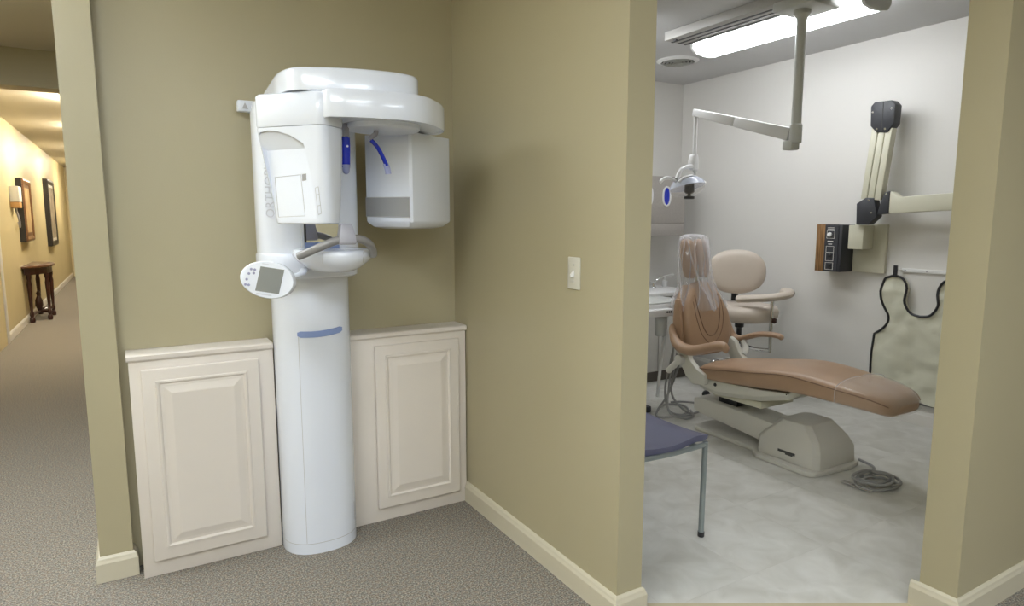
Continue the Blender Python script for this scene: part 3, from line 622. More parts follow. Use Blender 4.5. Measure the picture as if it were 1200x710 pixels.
def apx(y_, z_):
    f = noise.noise(Vector((y_ * 5.0, z_ * 7.5, 3.1))) * .024 + noise.noise(Vector((y_ * 14, z_ * 16, 1.3))) * .010 + .008 * math.exp(-((y_ - 2.335) / .02) ** 2) - .006 * math.exp(-((z_ - .655 + (y_ - 2.3) * .1) / .008) ** 2) * (1 if y_ < 2.33 else 0)
    return XW - .040 + f * (1 if z_ < .95 else .6)
bm = bmesh.new(); vs = [bm.verts.new((0, y_, z_)) for y_, z_ in out]; fc_ = bm.faces.new(vs); fc_.normal_update()
bmesh.ops.triangulate(bm, faces=[fc_])
for z_ in [0.16 + i * .03 for i in range(29)]: bmesh.ops.bisect_plane(bm, geom=bm.verts[:] + bm.edges[:] + bm.faces[:], plane_co=(0, 0, z_), plane_no=(0, 0, 1))
for i in range(24): bmesh.ops.bisect_plane(bm, geom=bm.verts[:] + bm.edges[:] + bm.faces[:], plane_co=(0, 1.99 + i * .027, 0), plane_no=(0, 1, 0))
bmesh.ops.triangulate(bm, faces=bm.faces[:])
g = G(); bm.verts.index_update(); n_ = len(bm.verts)
front = [(apx(v.co.y, v.co.z), v.co.y, v.co.z) for v in bm.verts]; backv = [(XW - .008, v.co.y, v.co.z) for v in bm.verts]
fs = [[v.index for v in f.verts] for f in bm.faces]; bd = [(e.verts[0].index, e.verts[1].index) for e in bm.edges if len(e.link_faces) == 1]
g.add(front + backv, fs + [[i + n_ for i in f[::-1]] for f in fs] + [(a, b, b + n_, a + n_) for a, b in bd]); bm.free()
link('panel', g, 'apron', ap, smooth=True, auto=60)
link('piping', G().tube([(apx(y_, z_) - .002, y_, z_) for y_, z_ in out], .0085, 6, 0).tube([(apx(*out[-1]) - .002, *out[-1]), (apx(2.3, .16) - .002, 2.3, .155), (apx(*out[0]) - .002, *out[0])], .0085, 6, 2), 'black', ap, smooth=True)
link('hanging_loop', G().box(XW - .055, XW - .040, 2.475, 2.497, 1.005, 1.085), 'black', ap)
link('hanging_loop', G().box(XW - .055, XW - .040, 2 * CY - 2.497, 2 * CY - 2.475, 1.005, 1.085), 'black', ap)

# ------------------------------------------------------------------ dental chair
DX = 3.31
dc = thing('dental_chair', 'tan vinyl dental chair reclined on grey base in treatment room', 'dental chair', (DX, 2.4, 0))
bp = [(3.10, 2.10), (3.13, 2.055), (3.42, 2.03), (3.52, 2.05), (3.56, 2.11), (3.56, 2.42), (3.52, 2.47), (3.46, 2.50), (3.44, 2.56), (3.44, 2.98), (3.40, 3.02), (3.22, 3.02), (3.18, 2.98), (3.18, 2.56), (3.165, 2.50), (3.13, 2.47), (3.10, 2.42)]
link('base_plate', G().prism(bp, 0.0, .028), 'chairgrey', dc, bevel=.008)
def hring(z, y0, y1, x0, x1, c=.03):
    return [(x0 + c, y0, z), (x1 - c, y0, z), (x1, y0 + c, z), (x1, y1 - c, z), (x1 - c, y1, z), (x0 + c, y1, z), (x0, y1 - c, z), (x0, y0 + c, z)]
bh = link('base_housing', G().loft([hring(.028, 2.06, 2.47, 3.145, 3.525), hring(.12, 2.065, 2.47, 3.15, 3.52), hring(.17, 2.09, 2.43, 3.17, 3.50), hring(.245, 2.16, 2.36, 3.20, 3.46), hring(.250, 2.165, 2.355, 3.205, 3.455)]), 'chairgrey', dc, bevel=.005, auto=18)
lg = link('maker_badge', G().box(3.144, 3.150, 2.20, 2.31, .075, .088), 'slot', bh)
link('maker_badge', G().box(3.143, 3.150, 2.215, 2.26, .068, .078), 'slot', bh)
link('lift_arm', G().loft([[(x, y, z) for x, z in ((3.20, z0), (3.42, z0), (3.42, z1), (3.20, z1))] for y, z0, z1 in ((2.36, .06, .20), (2.60, .085, .215), (2.95, .115, .225), (3.02, .13, .215))]), 'chairgrey', dc, bevel=.012)
pan = link('seat_pan', G().loft([[(DX - a, y, z0 + .03), (DX - a + .03, y, z0), (DX + a - .03, y, z0), (DX + a, y, z0 + .03), (DX + a, y, z1), (DX - a, y, z1)] for y, z0, z1, a in ((2.20, .425, .445, .16), (2.26, .385, .43, .19), (2.45, .335, .41, .205), (2.75, .30, .40, .21), (2.88, .31, .40, .205), (2.95, .34, .42, .19))]), 'chairwhite', dc, bevel=.010)
link('pan_skirt', G().box(3.16, 3.46, 2.45, 2.82, .282, .325), 'xcream', dc, bevel=.006)
link('bellows', G().box(3.25, 3.38, 2.70, 2.85, .215, .285), 'black', dc, bevel=.006)
link('pan_bolt', G().lathe([(.012, 0), (.010, .004)], (DX - .2105, 2.75, .372), 10, (-1, 0, 0)), 'black', pan)
hg = link('hinge_bracket', yzprism([(2.80, .36), (2.90, .345), (2.97, .40), (3.04, .50), (3.06, .56), (3.02, .60), (2.97, .575), (2.93, .50), (2.86, .45), (2.80, .43)], 3.055, 3.10), 'chairwhite', dc, bevel=.012)
link('hinge_bracket', yzprism([(2.80, .36), (2.90, .345), (2.97, .40), (3.04, .50), (3.06, .56), (3.02, .60), (2.97, .575), (2.93, .50), (2.86, .45), (2.80, .43)], 3.52, 3.565), 'chairwhite', dc, bevel=.012)
link('hinge_knob', G().lathe([(.034, 0), (.034, .03), (.028, .036)], (3.055, 3.0, .49), 18, (-1, 0, 0)), 'chairgrey', hg, smooth=True)
link('release_lever', G().tube([(3.04, 3.0, .49), (3.03, 3.06, .43), (3.03, 3.09, .40)], .021, 12, 4), 'chairgrey', hg, smooth=True)
# upholstered seat: sections along y  (y, z crown, z edge, z bottom, half width)
SEC = [(2.905, .470, .452, .410, .205), (2.88, .488, .472, .392, .225), (2.80, .500, .482, .387, .236), (2.65, .528, .506, .400, .240), (2.45, .562, .538, .418, .240), (2.30, .590, .562, .438, .240), (2.20, .595, .567, .448, .238), (2.08, .586, .559, .451, .232), (1.95, .566, .545, .449, .222), (1.85, .553, .535, .445, .208), (1.79, .540, .525, .439, .192), (1.745, .524, .511, .431, .172), (1.715, .502, .492, .425, .145), (1.702, .476, .470, .432, .112)]
def sec_ring(s, k=0.0):
    y, zc, ze, zb, a = s; r_ = []
    a += k; zc += k; ze += k; zb -= k; h = ze - zb
    pts = [(-a + .02, zb), (-a + .004, zb + .012), (-a, zb + h * .35), (-a, zb + h * .72), (-a + .012, ze - .006), (-a + .035, ze + .002), (-a * .6, ze + (zc - ze) * .7), (-a * .28, zc), (0, zc + (-.004)), (a * .28, zc), (a * .6, ze + (zc - ze) * .7), (a - .035, ze + .002), (a - .012, ze - .006), (a, zb + h * .72), (a, zb + h * .35), (a - .004, zb + .012), (a - .02, zb), (a * .5, zb), (-a * .5, zb)]
    return [(DX + x, y, z) for x, z in pts]
seat = link('seat_cushion', G().loft([sec_ring(s) for s in SEC]), 'tanleather', dc, smooth=True, subd=1, auto=80)
g = G()
for sgn in (-1, 1): g.tube([(DX + sgn * (s[4] - .002), s[0], s[3] + (s[2] - s[3]) * .80) for s in SEC[1:-1]], .0035, 6, 2)
link('seam', g, 'tanseam', seat, smooth=True)
sheet_sec = [s for s in SEC if s[0] <= 2.0]
shr = [sec_ring(s, .004) for s in sheet_sec]
for i, r_ in enumerate(shr):
    shr[i] = [(x + noise.noise(Vector((x * 9, y * 14, z * 20))) * .006, y - (.012 if i == len(shr) - 1 else 0) + noise.noise(Vector((x * 30, 1, z * 10))) * .006, z + abs(noise.noise(Vector((x * 11, y * 17, 2)))) * .006) for x, y, z in r_]
cv = link('clear_foot_cover', G().loft(shr, cap=False), 'sheet', dc, smooth=True, auto=80, subd=1)
link('cover_hem', G().tube([Vector(p) + Vector((0, 0, .002)) for p in shr[0][1:16]], .0022, 6, 3), 'bag', cv, smooth=True)
# backrest
def back_ring(z, a, yf, th, off=0):
    n = 20; r_ = []
    for k in range(n):
        t = 2 * math.pi * k / n; c_, s_ = math.cos(t), math.sin(t)
        x = a * math.copysign(abs(c_) ** .75, c_); y = th / 2 * math.copysign(abs(s_) ** .8, s_)
        r_.append((DX + off + x, yf + th / 2 + y - .25 * th * (abs(x) / .22) ** 2 * (1 if s_ < 0 else 0), z))
    return r_
BK = [(.50, .10, 2.985, .05), (.515, .15, 2.975, .075), (.56, .185, 2.975, .09), (.64, .212, 2.985, .095), (.73, .218, 3.0, .095), (.82, .195, 3.02, .09), (.90, .150, 3.045, .08), (.955, .105, 3.065, .065), (.985, .075, 3.08, .05)]
bk = link('backrest', G().loft([back_ring(*b) for b in BK]), 'tanleather', dc, smooth=True, subd=1, auto=80)
link('back_shell', G().loft([[(x * 1.06 - DX * .06, y + .055, z) for x, y, z in back_ring(*b)] for b in BK[1:-1]]), 'tanleather', dc, smooth=True, auto=80)
def bpnt(x, z, out=.0):
    for (z0, a0, y0, t0), (z1, a1, y1, t1) in zip(BK, BK[1:]):
        if z0 <= z <= z1:
            k = (z - z0) / (z1 - z0); a = a0 + (a1 - a0) * k; yf = y0 + (y1 - y0) * k; th_ = t0 + (t1 - t0) * k
            c_ = min(.999, abs(x / a)) ** (1 / .75); s_ = -math.sqrt(1 - c_ * c_)
            y = -th_ / 2 * abs(s_) ** .8
            return (DX + x, yf + th_ / 2 + y - .25 * th_ * (abs(x) / .22) ** 2 - out, z)
    return (DX + x, 3.0, z)
link('seam', G().tube([bpnt(-.105, .90), bpnt(-.10, .80), bpnt(-.075, .70), bpnt(-.04, .645), bpnt(0, .63), bpnt(.04, .645), bpnt(.075, .70), bpnt(.10, .80), bpnt(.105, .90)], .004, 6, 4).tube([bpnt(-.13, .86), bpnt(-.125, .75), bpnt(-.09, .645), bpnt(-.03, .585), bpnt(0, .56)], .003, 6, 4).tube([bpnt(.13, .86), bpnt(.125, .75), bpnt(.09, .645), bpnt(.03, .585), bpnt(0, .56)], .003, 6, 4), 'tanseam', bk, smooth=True)
# armrests
def arm(pts, wd, hts, name, xc_):
    rings = []
    P = cr(pts, 4)
    for i, p in enumerate(P):
        t = i / (len(P) - 1); a = wd * (.75 + .5 * math.sin(math.pi * min(1, t * 1.05)))
        h = hts * (1.1 - .35 * t); e = .35 if i in (0, len(P) - 1) else 1
        rings.append([(p.x + a * e * math.cos(2 * math.pi * k / 12), p.y, p.z + h * e * math.sin(2 * math.pi * k / 12)) for k in range(12)])
    return link(name, G().loft(rings), 'tanleather', dc, smooth=True, auto=80)
arm([(3.045, 3.09, .70), (3.035, 3.05, .62), (3.03, 2.98, .578), (3.03, 2.88, .575), (3.03, 2.78, .605), (3.03, 2.70, .632), (3.035, 2.645, .640), (3.035, 2.61, .625)], .036, .036, 'armrest', 3.03)
arm([(3.575, 3.09, .70), (3.60, 3.06, .60), (3.63, 3.02, .572), (3.65, 2.96, .595), (3.66, 2.88, .622), (3.665, 2.80, .632), (3.665, 2.73, .632), (3.66, 2.70, .622)], .034, .022, 'armrest', 3.64)
link('arm_bracket', G().tube([(3.62, 2.98, .56), (3.60, 2.94, .52), (3.55, 2.92, .48)], .022, 10, 4), 'chairgrey', dc, smooth=True)
link('side_bolster', yzprism([(3.06, .88), (3.10, .88), (3.12, .62), (3.07, .56), (3.035, .58), (3.03, .66)], 3.075, 3.10), 'tanleather', dc, bevel=.01)
# headrest: two pads
link('headrest_post', G().box(DX - .03, DX + .03, 3.115, 3.135, .93, 1.10), 'chrome', dc, bevel=.004)
for sx in (-1, 1):
    rings = []
    for z, a, t_ in ((1.005, .025, .02), (1.012, .040, .045), (1.05, .052, .065), (1.12, .056, .07), (1.20, .054, .068), (1.25, .045, .055), (1.268, .028, .03)):
        rings.append(se_ring(DX - .015 + sx * .058, 3.15 + (z - 1.1) * .18 - .012 * abs(sx), z, a, t_ / 2 + .01, 16, 2.5))
    link('headrest_pad', G().loft(rings), 'tanleather', dc, smooth=True, subd=1, auto=80)
# clear bag over the headrest
rings = []
NB = 64; prof = [(1.302, .02, .01, 0), (1.300, .07, .035, 0), (1.285, .118, .055, 0), (1.25, .130, .066, 0), (1.15, .136, .072, .0), (1.05, .140, .076, 0), (.99, .138, .080, .005), (.93, .150, .095, .012), (.88, .178, .110, .018), (.83, .205, .125, .022), (.80, .212, .13, .024)]
for i, (z, a, b, dx_) in enumerate(prof):
    rr = []
    for k in range(NB):
        t = 2 * math.pi * k / NB; amp = .03 + .10 * max(0, 1.02 - z) / .2
        w_ = 1 + amp * math.sin(t * 7 + z * 9) * .5 + amp * noise.noise(Vector((math.cos(t) * 3, math.sin(t) * 3, z * 7))) * 1.3
        dz = noise.noise(Vector((math.cos(t) * 2, math.sin(t) * 2, 9))) * .045 if i >= len(prof) - 2 else 0
        rr.append((DX - .012 + dx_ + a * w_ * math.cos(t), 3.15 + (z - 1.1) * .10 + b * w_ * math.sin(t), z + dz))
    rings.append(rr)
link('clear_headrest_bag', G().loft(rings, cap=False).add(rings[0], [list(range(NB))]), 'bag', dc, smooth=True, subd=1, auto=180)
g = G()
for k in range(9):
    t = R(200 + k * 18); pts = []
    for z, a, b, dx_ in prof[2::2]:
        w_ = 1.05 + .06 * math.sin(z * 23 + k * 2.1); tt = t + .22 * math.sin(z * 11 + k * 1.7)
        pts.append((DX - .012 + dx_ + a * w_ * math.cos(tt), 3.15 + (z - 1.1) * .10 + b * w_ * math.sin(tt), z))
    g.tube(pts, .0045, 5, 4, flat=.4)
link('bag_fold', g, 'bag', dc, smooth=True)

# coil of hose by the base
g = G(); random.seed(3)
pts = [(3.53, 2.06, .03), (3.555, 2.01, .012), (3.52, 1.96, .010)]
for k in range(4 * 14 + 1):
    t = 2 * math.pi * k / 14 + 1.2; r_ = .088 + .032 * math.sin(k * .31) + .006 * math.sin(k * 1.7)
    pts.append((3.345 + r_ * 1.18 * math.cos(t), 1.845 + r_ * .85 * math.sin(t), .010 + .010 * (k // 14) + .003 * math.sin(k)))
g.tube(pts, .0075, 8, 3)
hz = thing('coiled_hose', 'coil of grey hose lying on vinyl floor before chair base', 'hose', (3.345, 1.845, 0))
link('hose', g, 'hose', hz, smooth=True)
link('metal_clip', G().box(3.19, 3.225, 1.79, 1.95, .004, .014), 'chrome', hz, bevel=.003)

# ------------------------------------------------------------------ assistant stool
st = thing('assistant_stool', 'beige assistant stool with round back and curved arm behind dental chair', 'stool', (4.10, 3.42, 0))
SXY = Vector((4.10, 3.42))
link('seat', G().loft([se_ring(4.10, 3.40, z, a, a * 1.05, 32, 2.3) for z, a in ((.615, .17), (.622, .215), (.65, .245), (.70, .250), (.735, .235), (.745, .19), (.742, .06))]), 'beige', st, smooth=True, auto=70)
# round backrest faces towards the doorway
bn = Vector((-.72, -.62, .16)).normalized()
bf = frame((4.17, 3.53, .985), (.66, -.75, 0), (0, 0, 1))
rings = []
zs = 1 if (bf.to_3x3() @ Vector((0, 0, 1))).dot(bn) > 0 else -1
for w_, a, b in ((-.045, .17, .12), (-.040, .205, .155), (-.02, .222, .175), (.012, .222, .176), (.032, .208, .160), (.042, .17, .125), (.044, .07, .05)):
    rings.append([bf @ Vector((a * math.copysign(abs(math.cos(2 * math.pi * k / 36)) ** .87, math.cos(2 * math.pi * k / 36)), b * math.copysign(abs(math.sin(2 * math.pi * k / 36)) ** .87, math.sin(2 * math.pi * k / 36)), w_ * zs)) for k in range(36)])
link('backrest', G().loft(rings), 'beige', st, smooth=True, auto=70)
link('back_post', G().box(4.20, 4.23, 3.55, 3.60, .66, .95), 'black', st, bevel=.005)
link('body_support_arm', G().tube([(3.955, 3.32, .800), (3.975, 3.22, .812), (4.03, 3.12, .824), (4.12, 3.07, .835), (4.22, 3.08, .842), (4.29, 3.13, .848), (4.31, 3.19, .85)], .040, 14, 5, flat=.72), 'beige', st, smooth=True)
link('arm_post', G().lathe([(.013, .80), (.013, .40)], (4.11, 3.135, 0), 12), 'chrome', st, smooth=True)
link('post_knob', G().lathe([(.020, 0), (.022, .012), (.014, .026)], (4.10, 3.112, .648), 12, (.3, -1, 0)), 'mahog', st, smooth=True)
link('arm_strut', G().tube([(4.11, 3.135, .42), (4.10, 3.25, .41), (4.10, 3.40, .42)], .014, 10, 4), 'chrome', st, smooth=True)
link('gas_column', G().lathe([(.035, .60), (.035, .56), (.020, .55), (.020, .30), (.030, .29), (.030, .09)], (4.10, 3.42, 0), 18), 'black', st, smooth=True)
link('foot_ring', G().tube([(4.10 + .20 * math.cos(2 * math.pi * k / 24), 3.42 + .20 * math.sin(2 * math.pi * k / 24), .26) for k in range(25)], .011, 8, 0), 'chrome', st, smooth=True)
for k in range(5):
    a = R(20 + 72 * k); d = Vector((math.cos(a), math.sin(a), 0))
    p0 = Vector((4.10, 3.42, .12)); p1 = p0 + d * .27 + Vector((0, 0, -.035))
    lg_ = link('star_leg', G().tube([p0, p1], .018, 8, 0), 'black', st, smooth=True)
    link('caster', G().lathe([(.028, -.014), (.030, -.006), (.030, .006), (.028, .014)], (p1.x, p1.y, .030), 14, (-d.y, d.x, 0)), 'black', lg_, smooth=True)
    link('foot_ring_spoke', G().tube([(4.10 + .02 * d.x, 3.42 + .02 * d.y, .28), (4.10 + .20 * d.x, 3.42 + .20 * d.y, .26)], .006, 6, 0), 'chrome', st)

# ------------------------------------------------------------------ end wall cabinets
uc = thing('upper_cabinet', 'taupe laminate wall cabinet with two oval glove dispensers', 'cabinet', (3.4, 4.25, 1.255))
ub = link('body', G().box(2.6, 4.305, 4.262, YO, 1.255, 1.772), 'lam', uc)
link('front_panel', G().box(2.6, 4.305, 4.25, 4.262, 1.366, 1.772), 'lam', uc, bevel=.002)
link('valance', G().box(2.6, 4.305, 4.25, 4.262, 1.255, 1.362), 'lam', uc, bevel=.002)
for xg in (3.87, 4.08):
    rg_ = []
    def oval(k, a, b, y): 
        t = 2 * math.pi * k / 28; c_, s_ = math.cos(t), math.sin(t)
        return (xg + a * c_, y, 1.60 + b * math.copysign(abs(s_) ** .8, s_) )
    dsp = link('glove_dispenser', G().loft([[oval(k, a, b, y) for k in range(28)] for a, b, y in ((.050, .090, 4.249), (.048, .088, 4.240), (.036, .076, 4.240), (.034, .074, 4.246))], cap=False), 'white', uc, smooth=True)
    link('blue_gloves', G().loft([[oval(k, a, b, y) for k in range(28)] for a, b, y in ((.036, .076, 4.248), (.034, .074, 4.246), (.02, .05, 4.243))]), 'blue', dsp, smooth=True)
bc = thing('base_cabinet', 'pale laminate base cabinet with white counter against end wall', 'cabinet', (3.4, 4.04, 0))
link('body', G().box(2.6, 4.25, 4.055, YO - .003, .10, .75), 'lamlight', bc)
for k in range(4):
    x0 = 2.61 + k * .41; link('door', G().box(x0, x0 + .40, 4.038, 4.055, .11, .74), 'lamlight', bc, bevel=.003)
link('toe_kick', G().box(2.62, 4.23, 4.10, YO - .003, 0, .10), 'kick', bc)
link('counter', G().box(2.6, 4.27, 4.02, YO - .003, .75, .785), 'white', bc, bevel=.006)
sk = thing('sink_faucet', 'slim chrome arched faucet on white counter at the end wall', 'faucet', (4.03, 4.33, .785))
link('base', G().lathe([(.03, .785), (.03, .795), (.018, .80), (.016, .83)], (4.03, 4.33, 0), 16), 'chrome', sk, smooth=True)
link('spout', G().tube([(4.03, 4.33, .82), (4.05, 4.32, .855), (4.11, 4.31, .885), (4.18, 4.30, .900), (4.24, 4.30, .900)], .008, 10, 5), 'chrome', sk, smooth=True)
link('lever', G().tube([(4.03, 4.33, .83), (3.96, 4.33, .842)], .006, 8, 0), 'chrome', sk, smooth=True)
sd = thing('soap_bottle', 'small white soap bottle on counter beside faucet', 'bottle', (4.255, 4.36, .785))
link('bottle', G().lathe([(.0, .785), (.022, .786), (.024, .80), (.024, .835), (.010, .845)], (4.235, 4.40, 0), 14), 'white', sd, smooth=True)
link('pump', G().lathe([(.006, .845), (.006, .870), (.014, .872), (.014, .878)], (4.235, 4.40, 0), 10), 'white', sd, smooth=True)

# ------------------------------------------------------------------ delivery unit with hoses
du = thing('dental_delivery_cart', 'white dental delivery cart with instrument hoses beside chair headrest', 'delivery cart', (3.28, 3.5, 0))
link('tray_top', G().box(2.95, 3.49, 3.36, 3.68, .765, .805), 'white', du, bevel=.010)
link('tray_rim', G().box(2.955, 3.485, 3.365, 3.675, .805, .815), 'lampgrey', du, bevel=.004)
hd_ = link('handpiece_holder', G().box(3.03, 3.27, 3.30, 3.36, .725, .775), 'white', du, bevel=.006)
for k in range(3): link('indicator', G().lathe([(.008, 0), (.007, .003)], (3.21 + k * .018, 3.30, .755), 10, (0, -1, 0)), 'black', hd_)
link('holder_bar', G().tube([(3.27, 3.34, .742), (3.36, 3.33, .735), (3.44, 3.33, .715)], .010, 8, 4), 'greymetal', du, smooth=True)
link('vacuum_canister', G().lathe([(.0, .565), (.038, .57), (.044, .60), (.044, .72), (.04, .726)], (3.25, 3.40, 0), 16), 'lampgrey', du, smooth=True)
link('cart_column', G().box(3.07, 3.17, 3.48, 3.60, .05, .765), 'xblack', du, bevel=.008)
link('cart_base', G().box(2.92, 3.20, 3.42, 3.68, .0, .05), 'xblack', du, bevel=.010)
link('water_tube', G().tube([(3.30, 3.40, .74), (3.30, 3.42, .55), (3.29, 3.44, .30), (3.28, 3.45, .10)], .012, 8, 4), 'white', du, smooth=True)
HP = [[(3.32, 3.33, .735), (3.33, 3.33, .60), (3.30, 3.34, .40), (3.24, 3.33, .20), (3.24, 3.29, .05), (3.32, 3.24, .012), (3.45, 3.30, .012), (3.50, 3.42, .012), (3.42, 3.50, .012), (3.32, 3.46, .012)],
      [(3.38, 3.33, .73), (3.375, 3.33, .55), (3.32, 3.33, .33), (3.28, 3.30, .15), (3.36, 3.22, .028), (3.50, 3.22, .026), (3.60, 3.34, .026), (3.55, 3.46, .02), (3.45, 3.48, .026)],
      [(3.29, 3.31, .73), (3.29, 3.31, .50), (3.25, 3.30, .25), (3.20, 3.25, .06), (3.27, 3.17, .013), (3.37, 3.18, .013), (3.43, 3.26, .024)],
      [(3.42, 3.33, .715), (3.425, 3.33, .60), (3.38, 3.34, .36), (3.30, 3.36, .14), (3.20, 3.36, .03), (3.14, 3.28, .014), (3.22, 3.20, .028), (3.34, 3.16, .03)]]
for p in HP: link('hose', G().tube(p, .0075, 8, 5), 'hose', du, smooth=True)

# ------------------------------------------------------------------ purple side chair
pc = thing('side_chair', 'slate purple stacking chair with grey steel legs inside the doorway', 'chair', (1.88, 2.14, 0))
rings = []
for i in range(15):
    t = i / 14; x = 1.66 + t * .475
    dip = .020 * math.sin(math.pi * min(1, t * 1.15)) ; lip = .012 * max(0, t - .82) / .18
    zt = .462 - dip + .006 * (1 - t) - lip; w_ = .232 - .018 * abs(t - .5) * 2 if t < .96 else .215
    th_ = .030 if t < .96 else .018
    yc = 2.135
    rr = []
    for k in range(13): 
        s_ = -1 + 2 * k / 12; rr.append((x, yc + w_ * s_, zt + .010 * s_ * s_))
    for k in range(13):
        s_ = 1 - 2 * k / 12; rr.append((x, yc + (w_ - .006) * s_, zt - th_ + .010 * s_ * s_))
    rings.append(rr)
link('seat', G().loft(rings), 'purple', pc, smooth=True, auto=50, bevel=0)
rings = []
for i in range(9):
    t = i / 8; z = .60 + t * .24; x = 1.625 - t * .05; w_ = .20 + .02 * math.sin(math.pi * t); th_ = .014 if 0 < i < 8 else .008
    rings.append([(x + th_ + .02 * s_ * s_, 2.135 + w_ * s_, z) for s_ in [-1 + k / 5 for k in range(11)]] + [(x - th_ + .02 * s_ * s_, 2.135 + w_ * s_, z) for s_ in [1 - k / 5 for k in range(11)]])
link('backrest', G().loft(rings), 'purple', pc, smooth=True, auto=60)
for sy in (-1, 1):
    y1 = 2.135 + sy * .222; y0 = y1 - (.004 if sy < 0 else .02)
    fl = link('leg', G().tube([(2.105, y0, .438), (2.106, y1, .20), (2.105, y1, .012)], .0125, 12, 3), 'steel', pc, smooth=True)
    link('rubber_foot', G().lathe([(.014, 0), (.015, .004), (.015, .022)], (2.105, y1, 0), 12), 'black', fl, smooth=True)
    link('leg', G().tube([(1.68, y0, .43), (1.64, y1, .20), (1.61, y1, .01)], .0125, 12, 3), 'steel', pc, smooth=True)
    link('seat_rail', G().tube([(1.68, y0, .428), (1.90, y0, .420), (2.08, y0, .424), (2.105, y0, .43)], .011, 10, 4), 'steel', pc, smooth=True)
    link('back_upright', G().tube([(1.68, y0, .43), (1.635, y0, .56), (1.60, y0 - sy * .03, .78)], .011, 10, 4), 'steel', pc, smooth=True)
link('cross_rail', G().tube([(2.07, 1.92, .418), (2.07, 2.34, .418)], .010, 8, 0), 'steel', pc, smooth=True)

# ------------------------------------------------------------------ hallway
ct = thing('console_table', 'dark mahogany half-round console table with turned legs against hallway wall', 'table', (HX + .13, 11.3, 0))
topp = [(HX + .001, 10.70)] + [(HX + .02 + .30 * math.sin(R(a)), 11.30 - .60 * math.cos(R(a))) for a in range(0, 181, 12)] + [(HX + .001, 11.90)]
link('table_top', G().prism(topp, .745, .775), 'mahogtop', ct, bevel=.006)
apr = [(HX + .02, 10.76)] + [(HX + .03 + .255 * math.sin(R(a)), 11.30 - .54 * math.cos(R(a))) for a in range(0, 181, 12)] + [(HX + .02, 11.84)]
link('apron_frieze', G().prism(apr, .655, .745), 'mahog', ct)
legp = [(.028, 0), (.034, .03), (.030, .06), (.018, .075), (.026, .10), (.026, .13), (.016, .15), (.022, .30), (.030, .52), (.022, .58), (.030, .61), (.030, .66)]
lpos = [(HX + .06, 10.82), (HX + .24, 11.05), (HX + .24, 11.55), (HX + .06, 11.78)]
for x_, y_ in lpos: link('leg', G().lathe(legp, (x_, y_, 0), 14), 'mahog', ct, smooth=True)
link('stretcher', G().tube([(lpos[0][0], lpos[0][1], .115), (HX + .12, 11.1, .115), (lpos[1][0], lpos[1][1], .115)], .018, 8, 4).tube([(lpos[1][0], lpos[1][1], .115), (HX + .15, 11.3, .115), (lpos[2][0], lpos[2][1], .115)], .018, 8, 4).tube([(lpos[2][0], lpos[2][1], .115), (HX + .12, 11.5, .115), (lpos[3][0], lpos[3][1], .115)], .018, 8, 4), 'mahog', ct, smooth=True)
fi = link('finial', G().lathe([(.022, .10), (.03, .13), (.05, .19), (.045, .26), (.02, .32), (.03, .36), (.005, .40)], (HX + .10, 11.3, 0), 12), 'mahog', ct, smooth=True)

def picture(y0, y1, z0, z1, th_, fm, art, label, wd=.07, side='grime', board='paper'):
    t = thing('framed_picture', label, 'picture', (HX, (y0 + y1) / 2, z0), 'framed pictures on the hallway wall')
    link('backing_box', G().box(HX, HX + th_ - .02, y0 - .004, y1 + .004, z0 - .004, z1 + .004), side, t)
    g = G()
    def rect(i, x): return [(x, y0 + i, z0 + i), (x, y1 - i, z0 + i), (x, y1 - i, z1 - i), (x, y0 + i, z1 - i)]
    x0 = HX + th_ - .02
    g.loft([rect(0, x0), rect(.004, x0 + .016), rect(wd * .4, x0 + .022), rect(wd, x0 + .010), rect(wd, x0)], cap=False)
    link('frame', g, fm, t)
    link('mat_board', G().box(x0, x0 + .004, y0 + wd - .002, y1 - wd + .002, z0 + wd - .002, z1 - wd + .002), board, t)
    link('print', G().box(x0 + .004, x0 + .006, y0 + wd + .05, y1 - wd - .05, z0 + wd + .05, z1 - wd - .05), art, t)
    return t
picture(10.92, 11.68, 1.10, 1.95, .09, 'brownframe', 'artgold', 'brown framed golden picture above the hallway console table', board='brownframe')
picture(14.25, 15.35, .92, 2.12, .08, 'grime', 'artpale', 'black framed pale picture farthest along the hallway wall', .09)
picture(7.85 + .75, 9.03, 1.05, 1.42, .03, 'grime', 'artpale', 'dark framed picture on cream door at left edge', .03)
wb = thing('wall_dispenser', 'small white wall box with amber base beside brown framed picture', 'dispenser', (HX, 10.45, 1.55))
link('body', G().box(HX, HX + .10, 10.33, 10.57, 1.62, 1.82), 'paper', wb, bevel=.01)
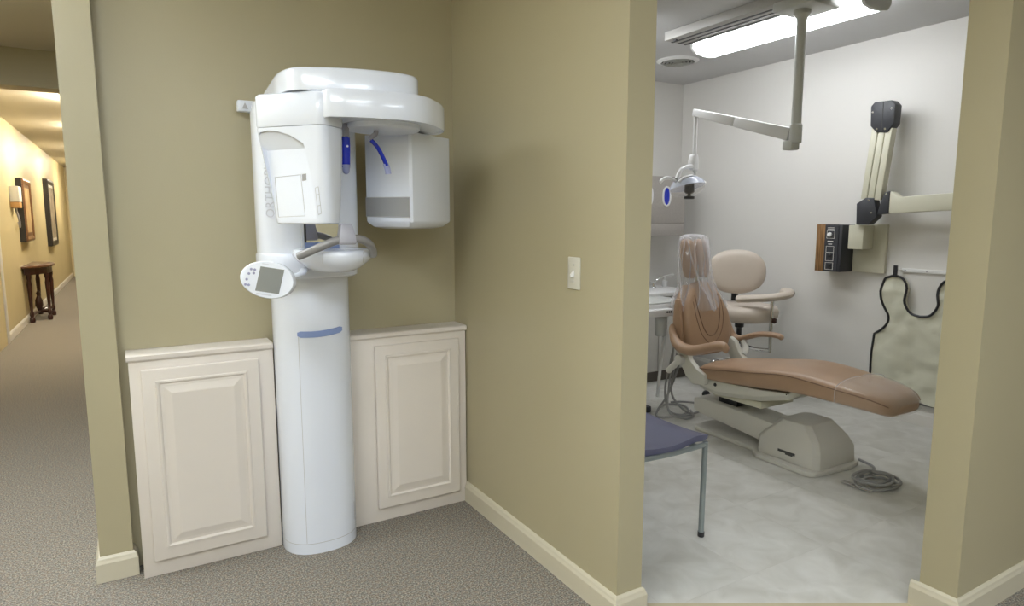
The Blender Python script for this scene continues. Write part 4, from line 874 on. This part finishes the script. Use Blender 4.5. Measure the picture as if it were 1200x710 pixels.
link('amber_base', G().box(HX, HX + .095, 10.34, 10.56, 1.545, 1.62), 'amber', wb, bevel=.008)
link('cord', G().tube([(HX + .03, 10.5, 1.55), (HX + .05, 10.56, 1.40), (HX + .04, 10.66, 1.30), (HX + .02, 10.74, 1.36)], .012, 8, 5), 'greyplastic', wb, smooth=True)

def hall_lamp(y, label):
    t = thing('hall_ceiling_light', label, 'ceiling light', (-.37, y, CEIL), 'ceiling lights along the hallway')
    link('canopy', G().box(-.52, -.22, y - .20, y + .20, CEIL - .02, CEIL - .001), 'white', t, bevel=.004)
    link('diffuser', G().loft([hring(CEIL - .02, y - .19, y + .19, -.51, -.23), hring(CEIL - .07, y - .18, y + .18, -.50, -.24), hring(CEIL - .095, y - .13, y + .13, -.46, -.28)]), 'hall_glow', t, smooth=True, auto=40)
hall_lamp(8.25, 'warm square hallway ceiling light just past the header')
hall_lamp(10.75, 'warm square hallway ceiling light, second past the header')
hall_lamp(13.9, 'warm square hallway ceiling light, third past the header')
hall_lamp(17.0, 'warm square hallway ceiling light nearest the far end')
def panel(x, y, label, a=.60, b=.30):  # glowing ceiling panel, out of view, added to supply fill light
    t = thing('unseen_fill_panel', label, 'ceiling light', (x, y, CEIL), 'unseen ceiling panels giving fill light')
    fa, fb = a + .02, b + .02
    link('frame', sweep([(x - fa, y - fb), (x - fa, y + fb), (x + fa, y + fb), (x + fa, y - fb), (x - fa, y - fb)], [(0, CEIL - .001), (0, CEIL - .012), (.02, CEIL - .012), (.02, CEIL - .001)]), 'white', t)
    link('diffuser', G().box(x - a, x + a, y - b, y + b, CEIL - .010, CEIL - .004), 'lobby_fill_glow', t)
panel(0.2, -0.6, 'unseen lobby ceiling fill panel in front of the scanner alcove')
panel(2.1, -1.6, 'unseen lobby ceiling fill panel in front of the treatment room door')
panel(0.2, -2.6, 'unseen lobby ceiling fill panel nearest the rear wall, hallway side')
panel(-.72, 3.15, 'unseen ceiling fill panel inside the mouth of the hallway', .32, .65)
panel(-.72, 0.6, 'unseen lobby ceiling fill panel before the mouth of the hallway', .30, .60)
